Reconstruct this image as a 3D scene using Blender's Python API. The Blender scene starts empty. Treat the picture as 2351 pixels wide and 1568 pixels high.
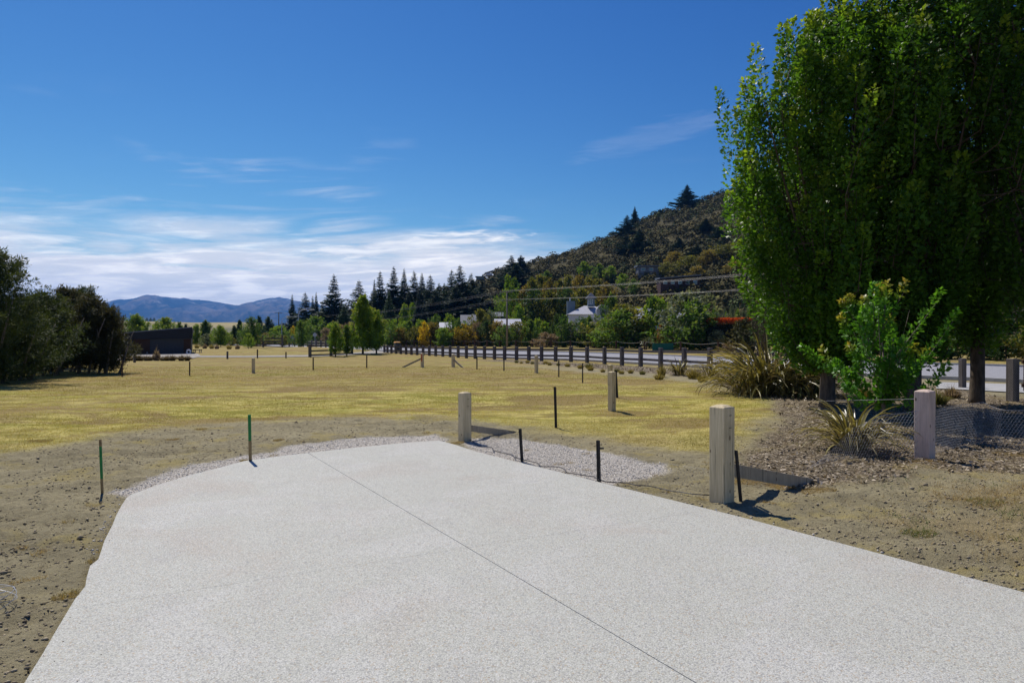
import bpy, bmesh, math, random
import numpy as np
from mathutils import Vector, Matrix
random.seed(7)
RNG = np.random.default_rng(11)
scene = bpy.context.scene
COL = scene.collection
# ------------------------------------------------------------------ camera
CAM_H, FPX, CX, CY, HOR = 1.75, 1567.0, 1175.5, 784.0, 772.0
PITCH = math.atan((CY - HOR) / FPX)
cam_d = bpy.data.cameras.new('camera'); cam = bpy.data.objects.new('camera', cam_d); COL.objects.link(cam)
cam_d.sensor_width = 36; cam_d.lens = 36 * FPX / 2351.0
cam_d.clip_start = 0.05; cam_d.clip_end = 60000
cam.location = (0, 0, CAM_H); cam.rotation_euler = (math.pi / 2 - PITCH, 0, 0)
scene.camera = cam
# ------------------------------------------------------------------ world and sun
SUN_EL, SUN_AZ = math.radians(53), math.radians(-31)      # azimuth clockwise from +Y
w = bpy.data.worlds.new('World'); scene.world = w; w.use_nodes = True
nt = w.node_tree; nt.nodes.clear()
def N(t, ty, **k):
    n = t.nodes.new(ty)
    for a, b in k.items(): setattr(n, a, b)
    return n
def L(t, a, b): t.links.new(a, b)
def M_(t, op, a, b=None, c=None, clamp=False):
    n = t.nodes.new('ShaderNodeMath'); n.operation = op; n.use_clamp = clamp
    for i, v in enumerate((a, b, c)):
        if v is None: continue
        if isinstance(v, (int, float)): n.inputs[i].default_value = v
        else: t.links.new(v, n.inputs[i])
    return n.outputs[0]
def SS(t, v, a, b):
    n = t.nodes.new('ShaderNodeMapRange'); n.interpolation_type = 'SMOOTHSTEP'
    t.links.new(v, n.inputs[0]); n.inputs[1].default_value = a; n.inputs[2].default_value = b
    return n.outputs[0]
def MIXC(t, f, a, b, bt='MIX'):
    n = t.nodes.new('ShaderNodeMix'); n.data_type = 'RGBA'; n.blend_type = bt
    if isinstance(f, (int, float)): n.inputs[0].default_value = f
    else: t.links.new(f, n.inputs[0])
    for i, v in ((6, a), (7, b)):
        if isinstance(v, tuple): n.inputs[i].default_value = (*v[:3], 1)
        else: t.links.new(v, n.inputs[i])
    return n.outputs[2]
def NOISE(t, vec, scale, detail=4, rough=.55, dist=0):
    n = t.nodes.new('ShaderNodeTexNoise'); n.inputs['Scale'].default_value = scale
    n.inputs['Detail'].default_value = detail; n.inputs['Roughness'].default_value = rough
    n.inputs['Distortion'].default_value = dist
    if vec is not None: t.links.new(vec, n.inputs['Vector'])
    return n.outputs[0]
def SCALEV(t, vec, s):
    n = t.nodes.new('ShaderNodeVectorMath'); n.operation = 'MULTIPLY'
    t.links.new(vec, n.inputs[0]); n.inputs[1].default_value = s
    return n.outputs[0]
sky = N(nt, 'ShaderNodeTexSky', sky_type='NISHITA', sun_disc=False, sun_elevation=SUN_EL, sun_rotation=SUN_AZ)
sky.air_density = 1.0; sky.dust_density = 0.15; sky.ozone_density = 3.0; sky.altitude = 350
hs = N(nt, 'ShaderNodeHueSaturation'); hs.inputs['Saturation'].default_value = 1.0; hs.inputs['Value'].default_value = 1.12
L(nt, sky.outputs[0], hs.inputs['Color'])
tc = N(nt, 'ShaderNodeTexCoord'); sep = N(nt, 'ShaderNodeSeparateXYZ'); L(nt, tc.outputs['Generated'], sep.inputs[0])
X_, Y_, Z_ = sep.outputs
hyp = M_(nt, 'SQRT', M_(nt, 'ADD', M_(nt, 'MULTIPLY', X_, X_), M_(nt, 'MULTIPLY', Y_, Y_)))
q = M_(nt, 'DIVIDE', Z_, M_(nt, 'MAXIMUM', hyp, 0.001))              # tan of elevation
az = M_(nt, 'ARCTAN2', X_, Y_)
cv = N(nt, 'ShaderNodeCombineXYZ'); L(nt, M_(nt, 'MULTIPLY', az, 3.2), cv.inputs[0])
L(nt, M_(nt, 'MULTIPLY', M_(nt, 'SUBTRACT', q, M_(nt, 'MULTIPLY', az, 0.045)), 24.0), cv.inputs[1])
n1 = NOISE(nt, cv.outputs[0], 1.0, 7, .58, .55)
n2 = NOISE(nt, cv.outputs[0], 3.6, 6, .62, .4)
cv2 = N(nt, 'ShaderNodeCombineXYZ'); L(nt, M_(nt, 'MULTIPLY', az, 2.6), cv2.inputs[0]); L(nt, M_(nt, 'MULTIPLY', q, 3.0), cv2.inputs[1])
n3 = NOISE(nt, cv2.outputs[0], 1.3, 3, .5, 0)
# cloud bank above the horizon, ragged cirrus upper edge
wob = M_(nt, 'ADD', M_(nt, 'MULTIPLY', M_(nt, 'SUBTRACT', n1, .5), .17), M_(nt, 'MULTIPLY', M_(nt, 'SUBTRACT', n3, .5), .05))
wob = M_(nt, 'ADD', wob, M_(nt, 'MULTIPLY', M_(nt, 'MAXIMUM', M_(nt, 'ADD', az, .03), 0.0), .22))
bank = M_(nt, 'SUBTRACT', 1.0, SS(nt, M_(nt, 'ADD', q, wob), .100, .175))
gaps = SS(nt, M_(nt, 'ADD', n2, M_(nt, 'MULTIPLY', q, 1.1)), .98, .60)
bank = M_(nt, 'MULTIPLY', bank, M_(nt, 'ADD', .78, M_(nt, 'MULTIPLY', n2, .42)), clamp=True)
bank = M_(nt, 'MULTIPLY', bank, M_(nt, 'SUBTRACT', 1.0, M_(nt, 'MULTIPLY', SS(nt, n1, .56, .70), M_(nt, 'MULTIPLY', SS(nt, q, .045, .10), 1.0))))
# thin wisps higher up
wisp = M_(nt, 'MULTIPLY', SS(nt, n1, .53, .72), SS(nt, n3, .47, .62))
wisp = M_(nt, 'MULTIPLY', wisp, M_(nt, 'MULTIPLY', SS(nt, q, .34, .13), M_(nt, 'ADD', .07, M_(nt, 'MULTIPLY', SS(nt, az, .02, -.14), .6))))
def blob(a0, q0, sa, sq, tilt, amp):
    da = M_(nt, 'SUBTRACT', az, a0); dq = M_(nt, 'SUBTRACT', M_(nt, 'SUBTRACT', q, q0), M_(nt, 'MULTIPLY', da, tilt))
    e = M_(nt, 'ADD', M_(nt, 'POWER', M_(nt, 'ABSOLUTE', M_(nt, 'DIVIDE', da, sa)), 2.0), M_(nt, 'POWER', M_(nt, 'ABSOLUTE', M_(nt, 'DIVIDE', dq, sq)), 2.0))
    return M_(nt, 'MULTIPLY', SS(nt, M_(nt, 'ADD', e, M_(nt, 'MULTIPLY', M_(nt, 'SUBTRACT', .5, n2), 3.2)), 1.3, .2), amp)
puff = M_(nt, 'MAXIMUM', blob(-.371, .066, .030, .0085, 0, 1.0), blob(-.335, .060, .02, .005, 0, .8))
streak = blob(-.16, .128, .17, .016, .11, .85)
cl = M_(nt, 'MAXIMUM', M_(nt, 'MAXIMUM', bank, streak), M_(nt, 'MAXIMUM', wisp, M_(nt, 'MAXIMUM', puff, blob(.20, .285, .11, .020, .22, .055))), clamp=True)
cl = M_(nt, 'MULTIPLY', cl, SS(nt, q, -.01, .0))
ccol = MIXC(nt, M_(nt, 'MAXIMUM', SS(nt, n2, .42, .70), puff), (9.6, 9.5, 9.4), (14.0, 13.4, 12.4))
# deep polarised blue: per channel response of the sky colour
sr = N(nt, 'ShaderNodeSeparateColor'); L(nt, hs.outputs[0], sr.inputs[0])
def resp(o, k, ref, g, out): return M_(nt, 'MULTIPLY', M_(nt, 'POWER', M_(nt, 'MULTIPLY', o, k / ref), g), out)
cr_ = N(nt, 'ShaderNodeCombineColor')
L(nt, M_(nt, 'MINIMUM', resp(sr.outputs[0], .415, .95, 2.1, .48), 7.0), cr_.inputs[0])
L(nt, M_(nt, 'MINIMUM', resp(sr.outputs[1], .70, 2.67, 1.65, 1.81), 8.0), cr_.inputs[1])
L(nt, M_(nt, 'MINIMUM', resp(sr.outputs[2], .98, 6.86, 1.03, 5.33), 9.5), cr_.inputs[2])
skyc = MIXC(nt, cl, cr_.outputs[0], ccol)
bg = N(nt, 'ShaderNodeBackground'); bg.inputs['Strength'].default_value = 0.10
L(nt, skyc, bg.inputs['Color']); wo = N(nt, 'ShaderNodeOutputWorld'); L(nt, bg.outputs[0], wo.inputs[0])
sd = bpy.data.lights.new('sun', 'SUN'); sd.energy = 4.7; sd.angle = math.radians(.53); sd.color = (1, .945, .86)
so = bpy.data.objects.new('sun', sd); COL.objects.link(so)
sdir = Vector((math.sin(SUN_AZ) * math.cos(SUN_EL), math.cos(SUN_AZ) * math.cos(SUN_EL), math.sin(SUN_EL)))
so.rotation_euler = sdir.to_track_quat('Z', 'Y').to_euler(); so.location = sdir * 50
scene.view_settings.view_transform = 'Standard'; scene.view_settings.look = 'None'
scene.view_settings.exposure = 0.0; scene.view_settings.gamma = 1.0; scene.view_settings.use_curve_mapping = False
scene.render.engine = 'CYCLES'
scene.cycles.max_bounces = 8; scene.cycles.diffuse_bounces = 3; scene.cycles.transmission_bounces = 4
scene.cycles.transparent_max_bounces = 8; scene.cycles.volume_bounces = 0

# ------------------------------------------------------------------ placing helpers (photo measurements -> metres on the ground)
cp, sp = math.cos(PITCH), math.sin(PITCH)
def ray(px, py):
    a, b = (px - CX) / FPX, -(py - CY) / FPX
    return a, cp + b * sp, b * cp - sp
def G(px, py, z=0.0):                      # point on the ground seen at that place
    a, b, c = ray(px, py); t = (z - CAM_H) / c
    return Vector((a * t, b * t, z))
def AX(px, D): return (px - CX) / FPX * D  # sideways offset at distance D
def ZT(py, D): return CAM_H + (HOR - py) * D / FPX
def DB(py): return CAM_H * FPX / (py - HOR)

# ------------------------------------------------------------------ numeric noise
def _h(ix, iy, s):
    n = (ix.astype(np.int64) * 374761393 + iy.astype(np.int64) * 668265263 + s * 974711) & 0x7fffffff
    n = ((n ^ (n >> 13)) * 1274126177) & 0x7fffffff
    return ((n ^ (n >> 16)) & 0xffff) / 65535.0
def vn(x, y, s=0):
    x = np.asarray(x, float); y = np.asarray(y, float)
    ix, iy = np.floor(x), np.floor(y); fx, fy = x - ix, y - iy
    fx = fx * fx * (3 - 2 * fx); fy = fy * fy * (3 - 2 * fy)
    a, b, c, d = _h(ix, iy, s), _h(ix + 1, iy, s), _h(ix, iy + 1, s), _h(ix + 1, iy + 1, s)
    return (a + (b - a) * fx) * (1 - fy) + (c + (d - c) * fx) * fy - .5
def fbm(x, y, s=0, o=4, g=.5):
    r = 0; a = 1
    for i in range(o):
        r = r + a * vn(x * 2 ** i, y * 2 ** i, s + i * 17); a *= g
    return r
def sst(v, a, b):
    t = np.clip((np.asarray(v, float) - a) / (b - a), 0, 1); return t * t * (3 - 2 * t)
def sdf(x, y, poly):                       # signed distance, negative inside
    x = np.asarray(x, float); y = np.asarray(y, float)
    best = np.full(x.shape, 1e18); inside = np.zeros(x.shape, bool); n = len(poly)
    for i in range(n):
        ax, ay = poly[i][:2]; bx, by = poly[(i + 1) % n][:2]
        ex, ey = bx - ax, by - ay
        t = np.clip(((x - ax) * ex + (y - ay) * ey) / (ex * ex + ey * ey + 1e-12), 0, 1)
        best = np.minimum(best, (x - ax - t * ex) ** 2 + (y - ay - t * ey) ** 2)
        if ay != by:
            inside ^= ((ay > y) != (by > y)) & (x < (bx - ax) * (y - ay) / (by - ay) + ax)
    return np.sqrt(best) * np.where(inside, -1, 1)

# ------------------------------------------------------------------ object helpers
def new_mesh(name, V, F, mat=None, attrs=None, smooth=False, mats=None, midx=None):
    me = bpy.data.meshes.new(name)
    V = np.asarray(V, np.float32).reshape(-1, 3)
    if isinstance(F, np.ndarray):
        k = F.shape[1]; m = F.shape[0]
        me.vertices.add(len(V)); me.vertices.foreach_set('co', V.ravel())
        me.loops.add(m * k); me.loops.foreach_set('vertex_index', F.astype(np.int32).ravel())
        me.polygons.add(m); me.polygons.foreach_set('loop_start', np.arange(0, m * k, k, dtype=np.int32))
        me.polygons.foreach_set('loop_total', np.full(m, k, np.int32))
        if smooth: me.polygons.foreach_set('use_smooth', np.ones(m, bool))
        me.update(calc_edges=True)
    else:
        me.from_pydata([tuple(v) for v in V.tolist()], [], [tuple(f) for f in F])
        if smooth: me.polygons.foreach_set('use_smooth', np.ones(len(me.polygons), bool))
        me.update()
    for a, v in (attrs or {}).items():
        v = np.asarray(v, np.float32)
        if v.ndim == 2:
            at = me.attributes.new(a, 'FLOAT_COLOR', 'POINT'); at.data.foreach_set('color', v.ravel())
        else:
            at = me.attributes.new(a, 'FLOAT', 'POINT'); at.data.foreach_set('value', v)
    for m_ in (mats or ([mat] if mat else [])): me.materials.append(m_)
    if midx is not None: me.polygons.foreach_set('material_index', np.asarray(midx, np.int32))
    return me
def link(name, me, parent=None, loc=None, rot=None, scale=None):
    o = bpy.data.objects.new(name, me); COL.objects.link(o)
    if parent: o.parent = parent
    if loc is not None: o.location = loc
    if rot is not None: o.rotation_euler = rot
    if scale is not None: o.scale = scale if hasattr(scale, '__len__') else (scale,) * 3
    return o
def tag(o, label, cat, group=None):
    o['label'] = label; o['category'] = cat
    if group: o['group'] = group
    return o
def thing(name, label, cat, loc=(0, 0, 0), rz=0, group=None, scale=None):
    return tag(link(name, None, None, loc, (0, 0, rz), scale), label, cat, group)
def structure(o): o['kind'] = 'structure'; return o
def stuff(o, label=None, cat=None):
    o['kind'] = 'stuff'
    if label: o['label'] = label
    if cat: o['category'] = cat
    return o
class MB:                                   # collects solids
    def __init__(s): s.V = []; s.F = []
    def add(s, V, F):
        b = len(s.V); s.V += [tuple(v) for v in V]; s.F += [tuple(b + i for i in f) for f in F]; return s
    def box(s, c, d, M=None):
        x, y, z = d[0] / 2, d[1] / 2, d[2] / 2
        V = [Vector((i * x, j * y, k * z)) for i in (-1, 1) for j in (-1, 1) for k in (-1, 1)]
        if M: V = [M @ v for v in V]
        return s.add([v + Vector(c) for v in V], [(0, 1, 3, 2), (4, 6, 7, 5), (0, 4, 5, 1), (2, 3, 7, 6), (0, 2, 6, 4), (1, 5, 7, 3)])
    def tube(s, P, R, n=6, cap=True):
        P = [Vector(p) for p in P]
        if not hasattr(R, '__len__'): R = [R] * len(P)
        rings = []
        for i, p in enumerate(P):
            d = (P[min(i + 1, len(P) - 1)] - P[max(i - 1, 0)])
            d = d.normalized() if d.length > 1e-9 else Vector((0, 0, 1))
            u = d.cross(Vector((0, 0, 1)) if abs(d.z) < .95 else Vector((1, 0, 0))).normalized(); v = d.cross(u)
            rings.append([p + (u * math.cos(a) + v * math.sin(a)) * R[i] for a in [2 * math.pi * k / n for k in range(n)]])
        F = []
        for i in range(len(P) - 1):
            for k in range(n):
                F.append((i * n + k, i * n + (k + 1) % n, (i + 1) * n + (k + 1) % n, (i + 1) * n + k))
        if cap: F += [tuple(range(n))[::-1], tuple((len(P) - 1) * n + k for k in range(n))]
        return s.add([v for r in rings for v in r], F)
    def bar(s, a, b, wd, ht):               # board from a to b
        a, b = Vector(a), Vector(b); d = b - a; l = d.length; d = d / l
        up = Vector((0, 0, 1)); sd_ = d.cross(up).normalized(); up = sd_.cross(d)
        Mx = Matrix((d, sd_, up)).transposed()
        return s.box((a + b) / 2, (l, wd, ht), Mx)
    def prism(s, poly, z0, z1):
        n = len(poly)
        V = [(p[0], p[1], z0) for p in poly] + [(p[0], p[1], z1) for p in poly]
        return s.add(V, [tuple(range(n))[::-1], tuple(range(n, 2 * n))] + [(i, (i + 1) % n, n + (i + 1) % n, n + i) for i in range(n)])
    def mesh(s, name, mat, smooth=False, bevel=0):
        me = new_mesh(name, s.V, s.F, mat, smooth=smooth)
        bm = bmesh.new(); bm.from_mesh(me); bmesh.ops.recalc_face_normals(bm, faces=bm.faces)
        if bevel: bmesh.ops.bevel(bm, geom=list(bm.edges), offset=bevel, segments=1, affect='EDGES')
        bm.to_mesh(me); bm.free(); return me
    def obj(s, name, mat, parent=None, smooth=False, bevel=0, **k):
        return link(name, s.mesh(name, mat, smooth, bevel), parent, **k)

# ------------------------------------------------------------------ materials
def mat_base(name):
    m = bpy.data.materials.new(name); m.use_nodes = True; t = m.node_tree; t.nodes.clear()
    o = N(t, 'ShaderNodeOutputMaterial'); return m, t, o
def principled(t, col, rough=.85, spec=.3, bump=None, bs=.3, bd=.01, metal=0):
    p = N(t, 'ShaderNodeBsdfPrincipled')
    if isinstance(col, tuple): p.inputs['Base Color'].default_value = (*col[:3], 1)
    else: L(t, col, p.inputs['Base Color'])
    if isinstance(rough, (int, float)): p.inputs['Roughness'].default_value = rough
    else: L(t, rough, p.inputs['Roughness'])
    p.inputs['Specular IOR Level'].default_value = spec; p.inputs['Metallic'].default_value = metal
    if bump is not None:
        b = N(t, 'ShaderNodeBump'); b.inputs['Strength'].default_value = bs; b.inputs['Distance'].default_value = bd
        L(t, bump, b.inputs['Height']); L(t, b.outputs[0], p.inputs['Normal'])
    return p
def simple(name, c1, c2=None, scale=8, rough=.85, spec=.3, stretch=(1, 1, 1), bs=.3, bd=.005, metal=0, detail=6):
    m, t, o = mat_base(name); tcn = N(t, 'ShaderNodeTexCoord'); v = SCALEV(t, tcn.outputs['Object'], stretch)
    n = NOISE(t, v, scale, detail, .6, .2); c2 = c2 or tuple(x * .7 for x in c1)
    p = principled(t, MIXC(t, SS(t, n, .35, .65), c2, c1), rough, spec, n, bs, bd, metal)
    L(t, p.outputs[0], o.inputs[0]); return m
def foliage(name, ca, cb, tip=None, trans=.3, spec=.12, rough=.55, objvar=.35):
    """two leaf colours mixed by the leaf's own tint, tip colour for young growth"""
    m, t, o = mat_base(name)
    at = N(t, 'ShaderNodeAttribute', attribute_name='tint'); oi = N(t, 'ShaderNodeObjectInfo')
    f = M_(t, 'ADD', at.outputs['Fac'], M_(t, 'MULTIPLY', M_(t, 'SUBTRACT', oi.outputs['Random'], .5), objvar), clamp=True)
    c = MIXC(t, f, ca, cb)
    if tip:
        a2 = N(t, 'ShaderNodeAttribute', attribute_name='tip'); c = MIXC(t, a2.outputs['Fac'], c, tip)
    p = principled(t, c, rough, spec)
    tr = N(t, 'ShaderNodeBsdfTranslucent'); c2 = MIXC(t, .6, c, (1.0, .9, .25), 'MULTIPLY')
    hsn = N(t, 'ShaderNodeHueSaturation'); hsn.inputs['Value'].default_value = 1.5; L(t, c2, hsn.inputs['Color'])
    L(t, hsn.outputs[0], tr.inputs['Color'])
    mx = N(t, 'ShaderNodeMixShader'); mx.inputs[0].default_value = trans
    L(t, p.outputs[0], mx.inputs[1]); L(t, tr.outputs[0], mx.inputs[2]); L(t, mx.outputs[0], o.inputs[0])
    return m
def wood_mat(name, c1, c2, grain=1.0):
    m, t, o = mat_base(name); tcn = N(t, 'ShaderNodeTexCoord'); ob = tcn.outputs['Object']
    oi = N(t, 'ShaderNodeObjectInfo'); ad = N(t, 'ShaderNodeVectorMath', operation='ADD'); L(t, ob, ad.inputs[0]); L(t, oi.outputs['Random'], ad.inputs[1])
    v = SCALEV(t, ad.outputs[0], (38, 38, 1.6)); g = NOISE(t, v, 1.6, 5, .65, .6)
    bl = NOISE(t, SCALEV(t, ad.outputs[0], (4, 4, 1.5)), 1.5, 4, .6)
    c = MIXC(t, SS(t, g, .33, .68), c2, c1)
    c = MIXC(t, M_(t, 'MULTIPLY', SS(t, bl, .45, .75), .5), c, tuple(x * .62 for x in c2))
    # drying cracks and knots
    cr = SS(t, NOISE(t, SCALEV(t, ad.outputs[0], (24, 24, .7)), 1.0, 3, .5), .645, .68)
    c = MIXC(t, M_(t, 'MULTIPLY', cr, .6), c, (.06, .05, .035))
    vo = N(t, 'ShaderNodeTexVoronoi'); vo.inputs['Scale'].default_value = 1.0; L(t, SCALEV(t, ad.outputs[0], (9, 9, 4.5)), vo.inputs['Vector'])
    kn = SS(t, vo.outputs['Distance'], .15, .09)
    c = MIXC(t, M_(t, 'MULTIPLY', kn, .75), c, (.10, .06, .03))
    p = principled(t, c, .8, .25, M_(t, 'SUBTRACT', g, M_(t, 'MULTIPLY', cr, 1.2)), .45, .004)
    L(t, p.outputs[0], o.inputs[0]); return m
MT = {}
MT['post'] = wood_mat('treated_pine', (.70, .585, .37), (.54, .44, .26))
MT['post_pink'] = wood_mat('pinkish_pine', (.74, .58, .47), (.60, .46, .37))
MT['post_grey'] = wood_mat('weathered_timber', (.155, .135, .125), (.09, .078, .072))
MT['post_far'] = wood_mat('dark_stained_timber', (.11, .055, .035), (.05, .03, .022))
MT['brace'] = wood_mat('sawn_board', (.46, .39, .28), (.33, .28, .20))
MT['steel_dark'] = simple('black_steel', (.022, .022, .024), (.012, .012, .012), 30, .5, .4)
MT['steel_brown'] = simple('rusty_steel', (.075, .045, .028), (.04, .03, .022), 30, .7)
MT['galv'] = simple('galvanised_steel', (.42, .43, .45), (.32, .33, .35), 40, .45, .5, metal=.3)
MT['wire'] = simple('wire', (.32, .32, .34), (.24, .24, .26), 40, .5, .4)
MT['cable'] = simple('aluminium_cable', (.22, .22, .22), (.16, .16, .16), 4, .5)
MT['bark'] = simple('bark', (.13, .10, .075), (.065, .052, .04), 5, .9, .2, (3, 3, .8), .8, .02)
MT['bark_pale'] = simple('pale_bark', (.26, .22, .18), (.15, .125, .10), 6, .9, .2, (3, 3, .8), .8, .01)
MT['green_paint'] = simple('green_marker_paint', (.03, .26, .06), (.02, .18, .05), 20, .7)
MT['stake_wood'] = simple('stake_wood', (.33, .24, .11), (.22, .15, .07), 20, .8)
MT['orange_paint'] = simple('orange_marker_paint', (.55, .10, .03), (.4, .07, .02), 20, .7)
MT['shed_dark'] = simple('black_cladding', (.012, .013, .018), (.008, .009, .012), 6, .6, .3)
MT['shed_wall'] = simple('charcoal_steel', (.035, .037, .048), (.026, .028, .036), 6, .55, .4)
MT['cedar'] = simple('cedar_panel', (.062, .027, .013), (.04, .018, .010), 14, .7, .3, (6, 6, .5))
MT['white_paint'] = simple('white_paint', (.72, .72, .74), (.62, .62, .66), 4, .6)
MT['roof_white'] = simple('pale_roof', (.50, .50, .53), (.42, .42, .46), 3, .5)
MT['roof_grey'] = simple('grey_roof', (.16, .17, .20), (.11, .12, .14), 3, .5)
MT['blue_grey'] = simple('blue_grey_paint', (.17, .23, .28), (.13, .18, .22), 3, .6)
MT['brown_wall'] = simple('brown_wall', (.085, .042, .035), (.055, .03, .026), 3, .7)
MT['glass'] = simple('window_glass', (.10, .16, .20), (.06, .10, .13), 2, .08, .8)
MT['kerb'] = simple('kerb_concrete', (.46, .45, .43), (.36, .35, .33), 3, .85)
MT['bin'] = simple('dark_green_plastic', (.03, .035, .035), (.02, .022, .022), 6, .5)
MT['lid'] = simple('yellow_plastic', (.62, .30, .02), (.5, .22, .02), 6, .5)
MT['teal'] = simple('green_mesh_screen', (.01, .13, .10), (.008, .09, .07), 6, .7)
MT['soil'] = simple('dark_soil', (.03, .022, .016), (.018, .014, .01), 3, .95)
MT['skin'] = simple('skin', (.42, .25, .17), (.38, .22, .15), 6, .6)
MT['purple'] = simple('purple_cloth', (.09, .06, .22), (.07, .05, .17), 6, .9)
MT['khaki'] = simple('khaki_cloth', (.36, .30, .20), (.3, .25, .17), 6, .9)
MT['rope'] = simple('rope', (.33, .30, .26), (.24, .22, .19), 20, .9)
# foliage palette (real leaf colours)
FO = {}
FO['horn'] = foliage('broad_green_leaf', (.032, .090, .009), (.110, .240, .018), (.36, .46, .035), .45, .28, .45)
FO['sap'] = foliage('fresh_green_leaf', (.060, .190, .016), (.150, .350, .028), (.50, .34, .06), .42, .35, .42)
FO['kan_g'] = foliage('kanuka_green', (.024, .040, .009), (.075, .105, .026), (.13, .15, .04), .22, .15, .7)
FO['kan_b'] = foliage('kanuka_brown', (.034, .040, .013), (.098, .098, .034), (.17, .14, .06), .2, .15, .7)
FO['conifer'] = foliage('conifer_needle', (.018, .042, .022), (.050, .095, .045), None, .12, .2, .6)
FO['conifer_blue'] = foliage('blue_conifer_needle', (0.037, 0.062, 0.053), (0.069, 0.106, 0.088), None, .12, .2, .6)
FO['conifer_green'] = foliage('green_conifer_needle', (.035, .080, .024), (.075, .135, .042), None, .15, .2, .6)
FO['green'] = foliage('shrub_green', (.045, .105, .016), (.130, .220, .032), (.24, .28, .05), 0.44)
FO['lime'] = foliage('shrub_lime', (.080, .165, .016), (.190, .290, .032), (.34, .34, .05), 0.49)
FO['olive'] = foliage('shrub_olive', (.090, .105, .018), (.215, .210, .038), (.30, .28, .06), 0.39)
FO['rust'] = foliage('shrub_rust', (.115, .100, .018), (.235, .185, .034), (.36, .25, .05), 0.39)
FO['amber'] = foliage('shrub_amber', (.18, .15, .016), (.36, .25, .022), (.45, .30, .03), 0.44)
FO['yellow'] = foliage('shrub_yellow', (0.396, 0.286, 0.013), (0.682, 0.484, 0.022), None, 0.44)
FO['orange'] = foliage('shrub_orange', (0.072, 0.074, 0.019), (0.192, 0.108, 0.024), (.62, .16, .02), 0.39)
FO['red'] = foliage('hedge_red', (.020, .026, .012), (.045, .045, .018), (.52, .10, .02), 0.34)
FO['dark'] = foliage('shrub_dark', (.022, .050, .012), (.062, .110, .026), (.12, .16, .04), 0.34)
FO['grey'] = foliage('shrub_grey', (.085, .110, .055), (.190, .225, .125), (.26, .28, .17), 0.34)
FO['tan'] = foliage('shrub_tan', (0.154, 0.110, 0.072), (0.275, 0.204, 0.132), (.32, .25, .17), 0.34)
FO['scrub'] = foliage('hill_scrub', (.038, .040, .010), (.150, .125, .036), (.20, .16, .055), .0, .1, .8, .6)
FO['scrub_g'] = foliage('hill_scrub_green', (.035, .056, .014), (.100, .125, .034), (.14, .15, .05), .0, .1, .8, .6)
FO['scrub_o'] = foliage('hill_scrub_olive', (.085, .078, .020), (.200, .160, .045), (.26, .20, .06), .0, .1, .8, .6)
FO['flax'] = foliage('flax_leaf', (.15, .135, .030), (.38, .325, .105), (.46, .39, .18), .22, .4, .42, .8)
FO['flax_dark'] = foliage('flax_leaf_bronze', (.050, .046, .020), (.17, .135, .05), (.30, .24, .12), .2, .5, .38, .8)
FO['flax_green'] = foliage('flax_leaf_green', (.035, .060, .020), (.090, .120, .045), (.30, .27, .12), .2, .5, .35, .8)
FO['tuss'] = foliage('tussock_blade', (.15, .125, .028), (.30, .245, .06), (.40, .32, .10), .3)
FO['tuss_g'] = foliage('tussock_green', (.075, .088, .020), (.16, .165, .04), (.26, .22, .08), .3)
FO['tuss_b'] = foliage('tussock_brown', (.085, .062, .022), (.17, .120, .045), (.24, .17, .07), .2)
FO['grass'] = foliage('dry_grass_blade', (.27, .215, .035), (.62, .51, .16), (.20, .21, .025), .3, .2, .6, 0)
FO['weed'] = foliage('weed_blade', (.30, .20, .08), (.50, .38, .19), (.08, .15, .025), .3, .2, .6, 0)

# ------------------------------------------------------------------ foliage builders
def unit(v): return v / (np.linalg.norm(v, axis=-1, keepdims=True) + 1e-9)
def leaf_mesh(name, P, D, Ls, Ws, tint, tip, mat, rng, flat=0.0, nref=None):
    """one four-cornered leaf per row"""
    n = len(P); D = unit(D); r = rng.normal(size=(n, 3)); r[:, 2] *= (1 - flat)
    if nref is not None: r = nref + r * .45
    S = unit(np.cross(D, r)); Nn = np.cross(S, D)
    Ls = np.broadcast_to(np.asarray(Ls, float), (n,))[:, None]; Ws = np.broadcast_to(np.asarray(Ws, float), (n,))[:, None]
    mid = P + D * Ls * .5 + Nn * Ws * .12
    V = np.empty((n, 4, 3)); V[:, 0] = P; V[:, 1] = mid + S * Ws * .5; V[:, 2] = P + D * Ls; V[:, 3] = mid - S * Ws * .5
    return new_mesh(name, V.reshape(-1, 3), np.arange(n * 4).reshape(n, 4), mat, {'tint': np.repeat(tint, 4), 'tip': np.repeat(tip, 4)})
def prof(kind, h):
    h = np.asarray(h, float)
    if kind == 'round': return np.sqrt(np.clip(1 - (2 * h - 1) ** 2, .02, 1)) * (1 - .15 * h)
    if kind == 'dome': return np.sqrt(np.clip(1 - h ** 2, .02, 1)) * (.82 + .18 * sst(h, 0, .3))
    if kind == 'oval': return np.sqrt(np.clip(1 - (2 * h - 1) ** 2, .02, 1)) * (1.05 - .45 * h)
    if kind == 'cone': return (1 - h) ** .8 * .95 + .06
    if kind == 'column': return np.minimum(1, np.minimum(h * 5 + .35, (1 - h) * 2.6 + .12))
    if kind == 'vase': return np.interp(h, [0, .1, .25, .5, .72, .82, .9, 1], [.26, .50, .76, .92, 1, .88, .62, .14])
    if kind == 'flat': return np.minimum(1, (1 - h) * 6 + .4)
    return np.ones_like(h)
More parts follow.
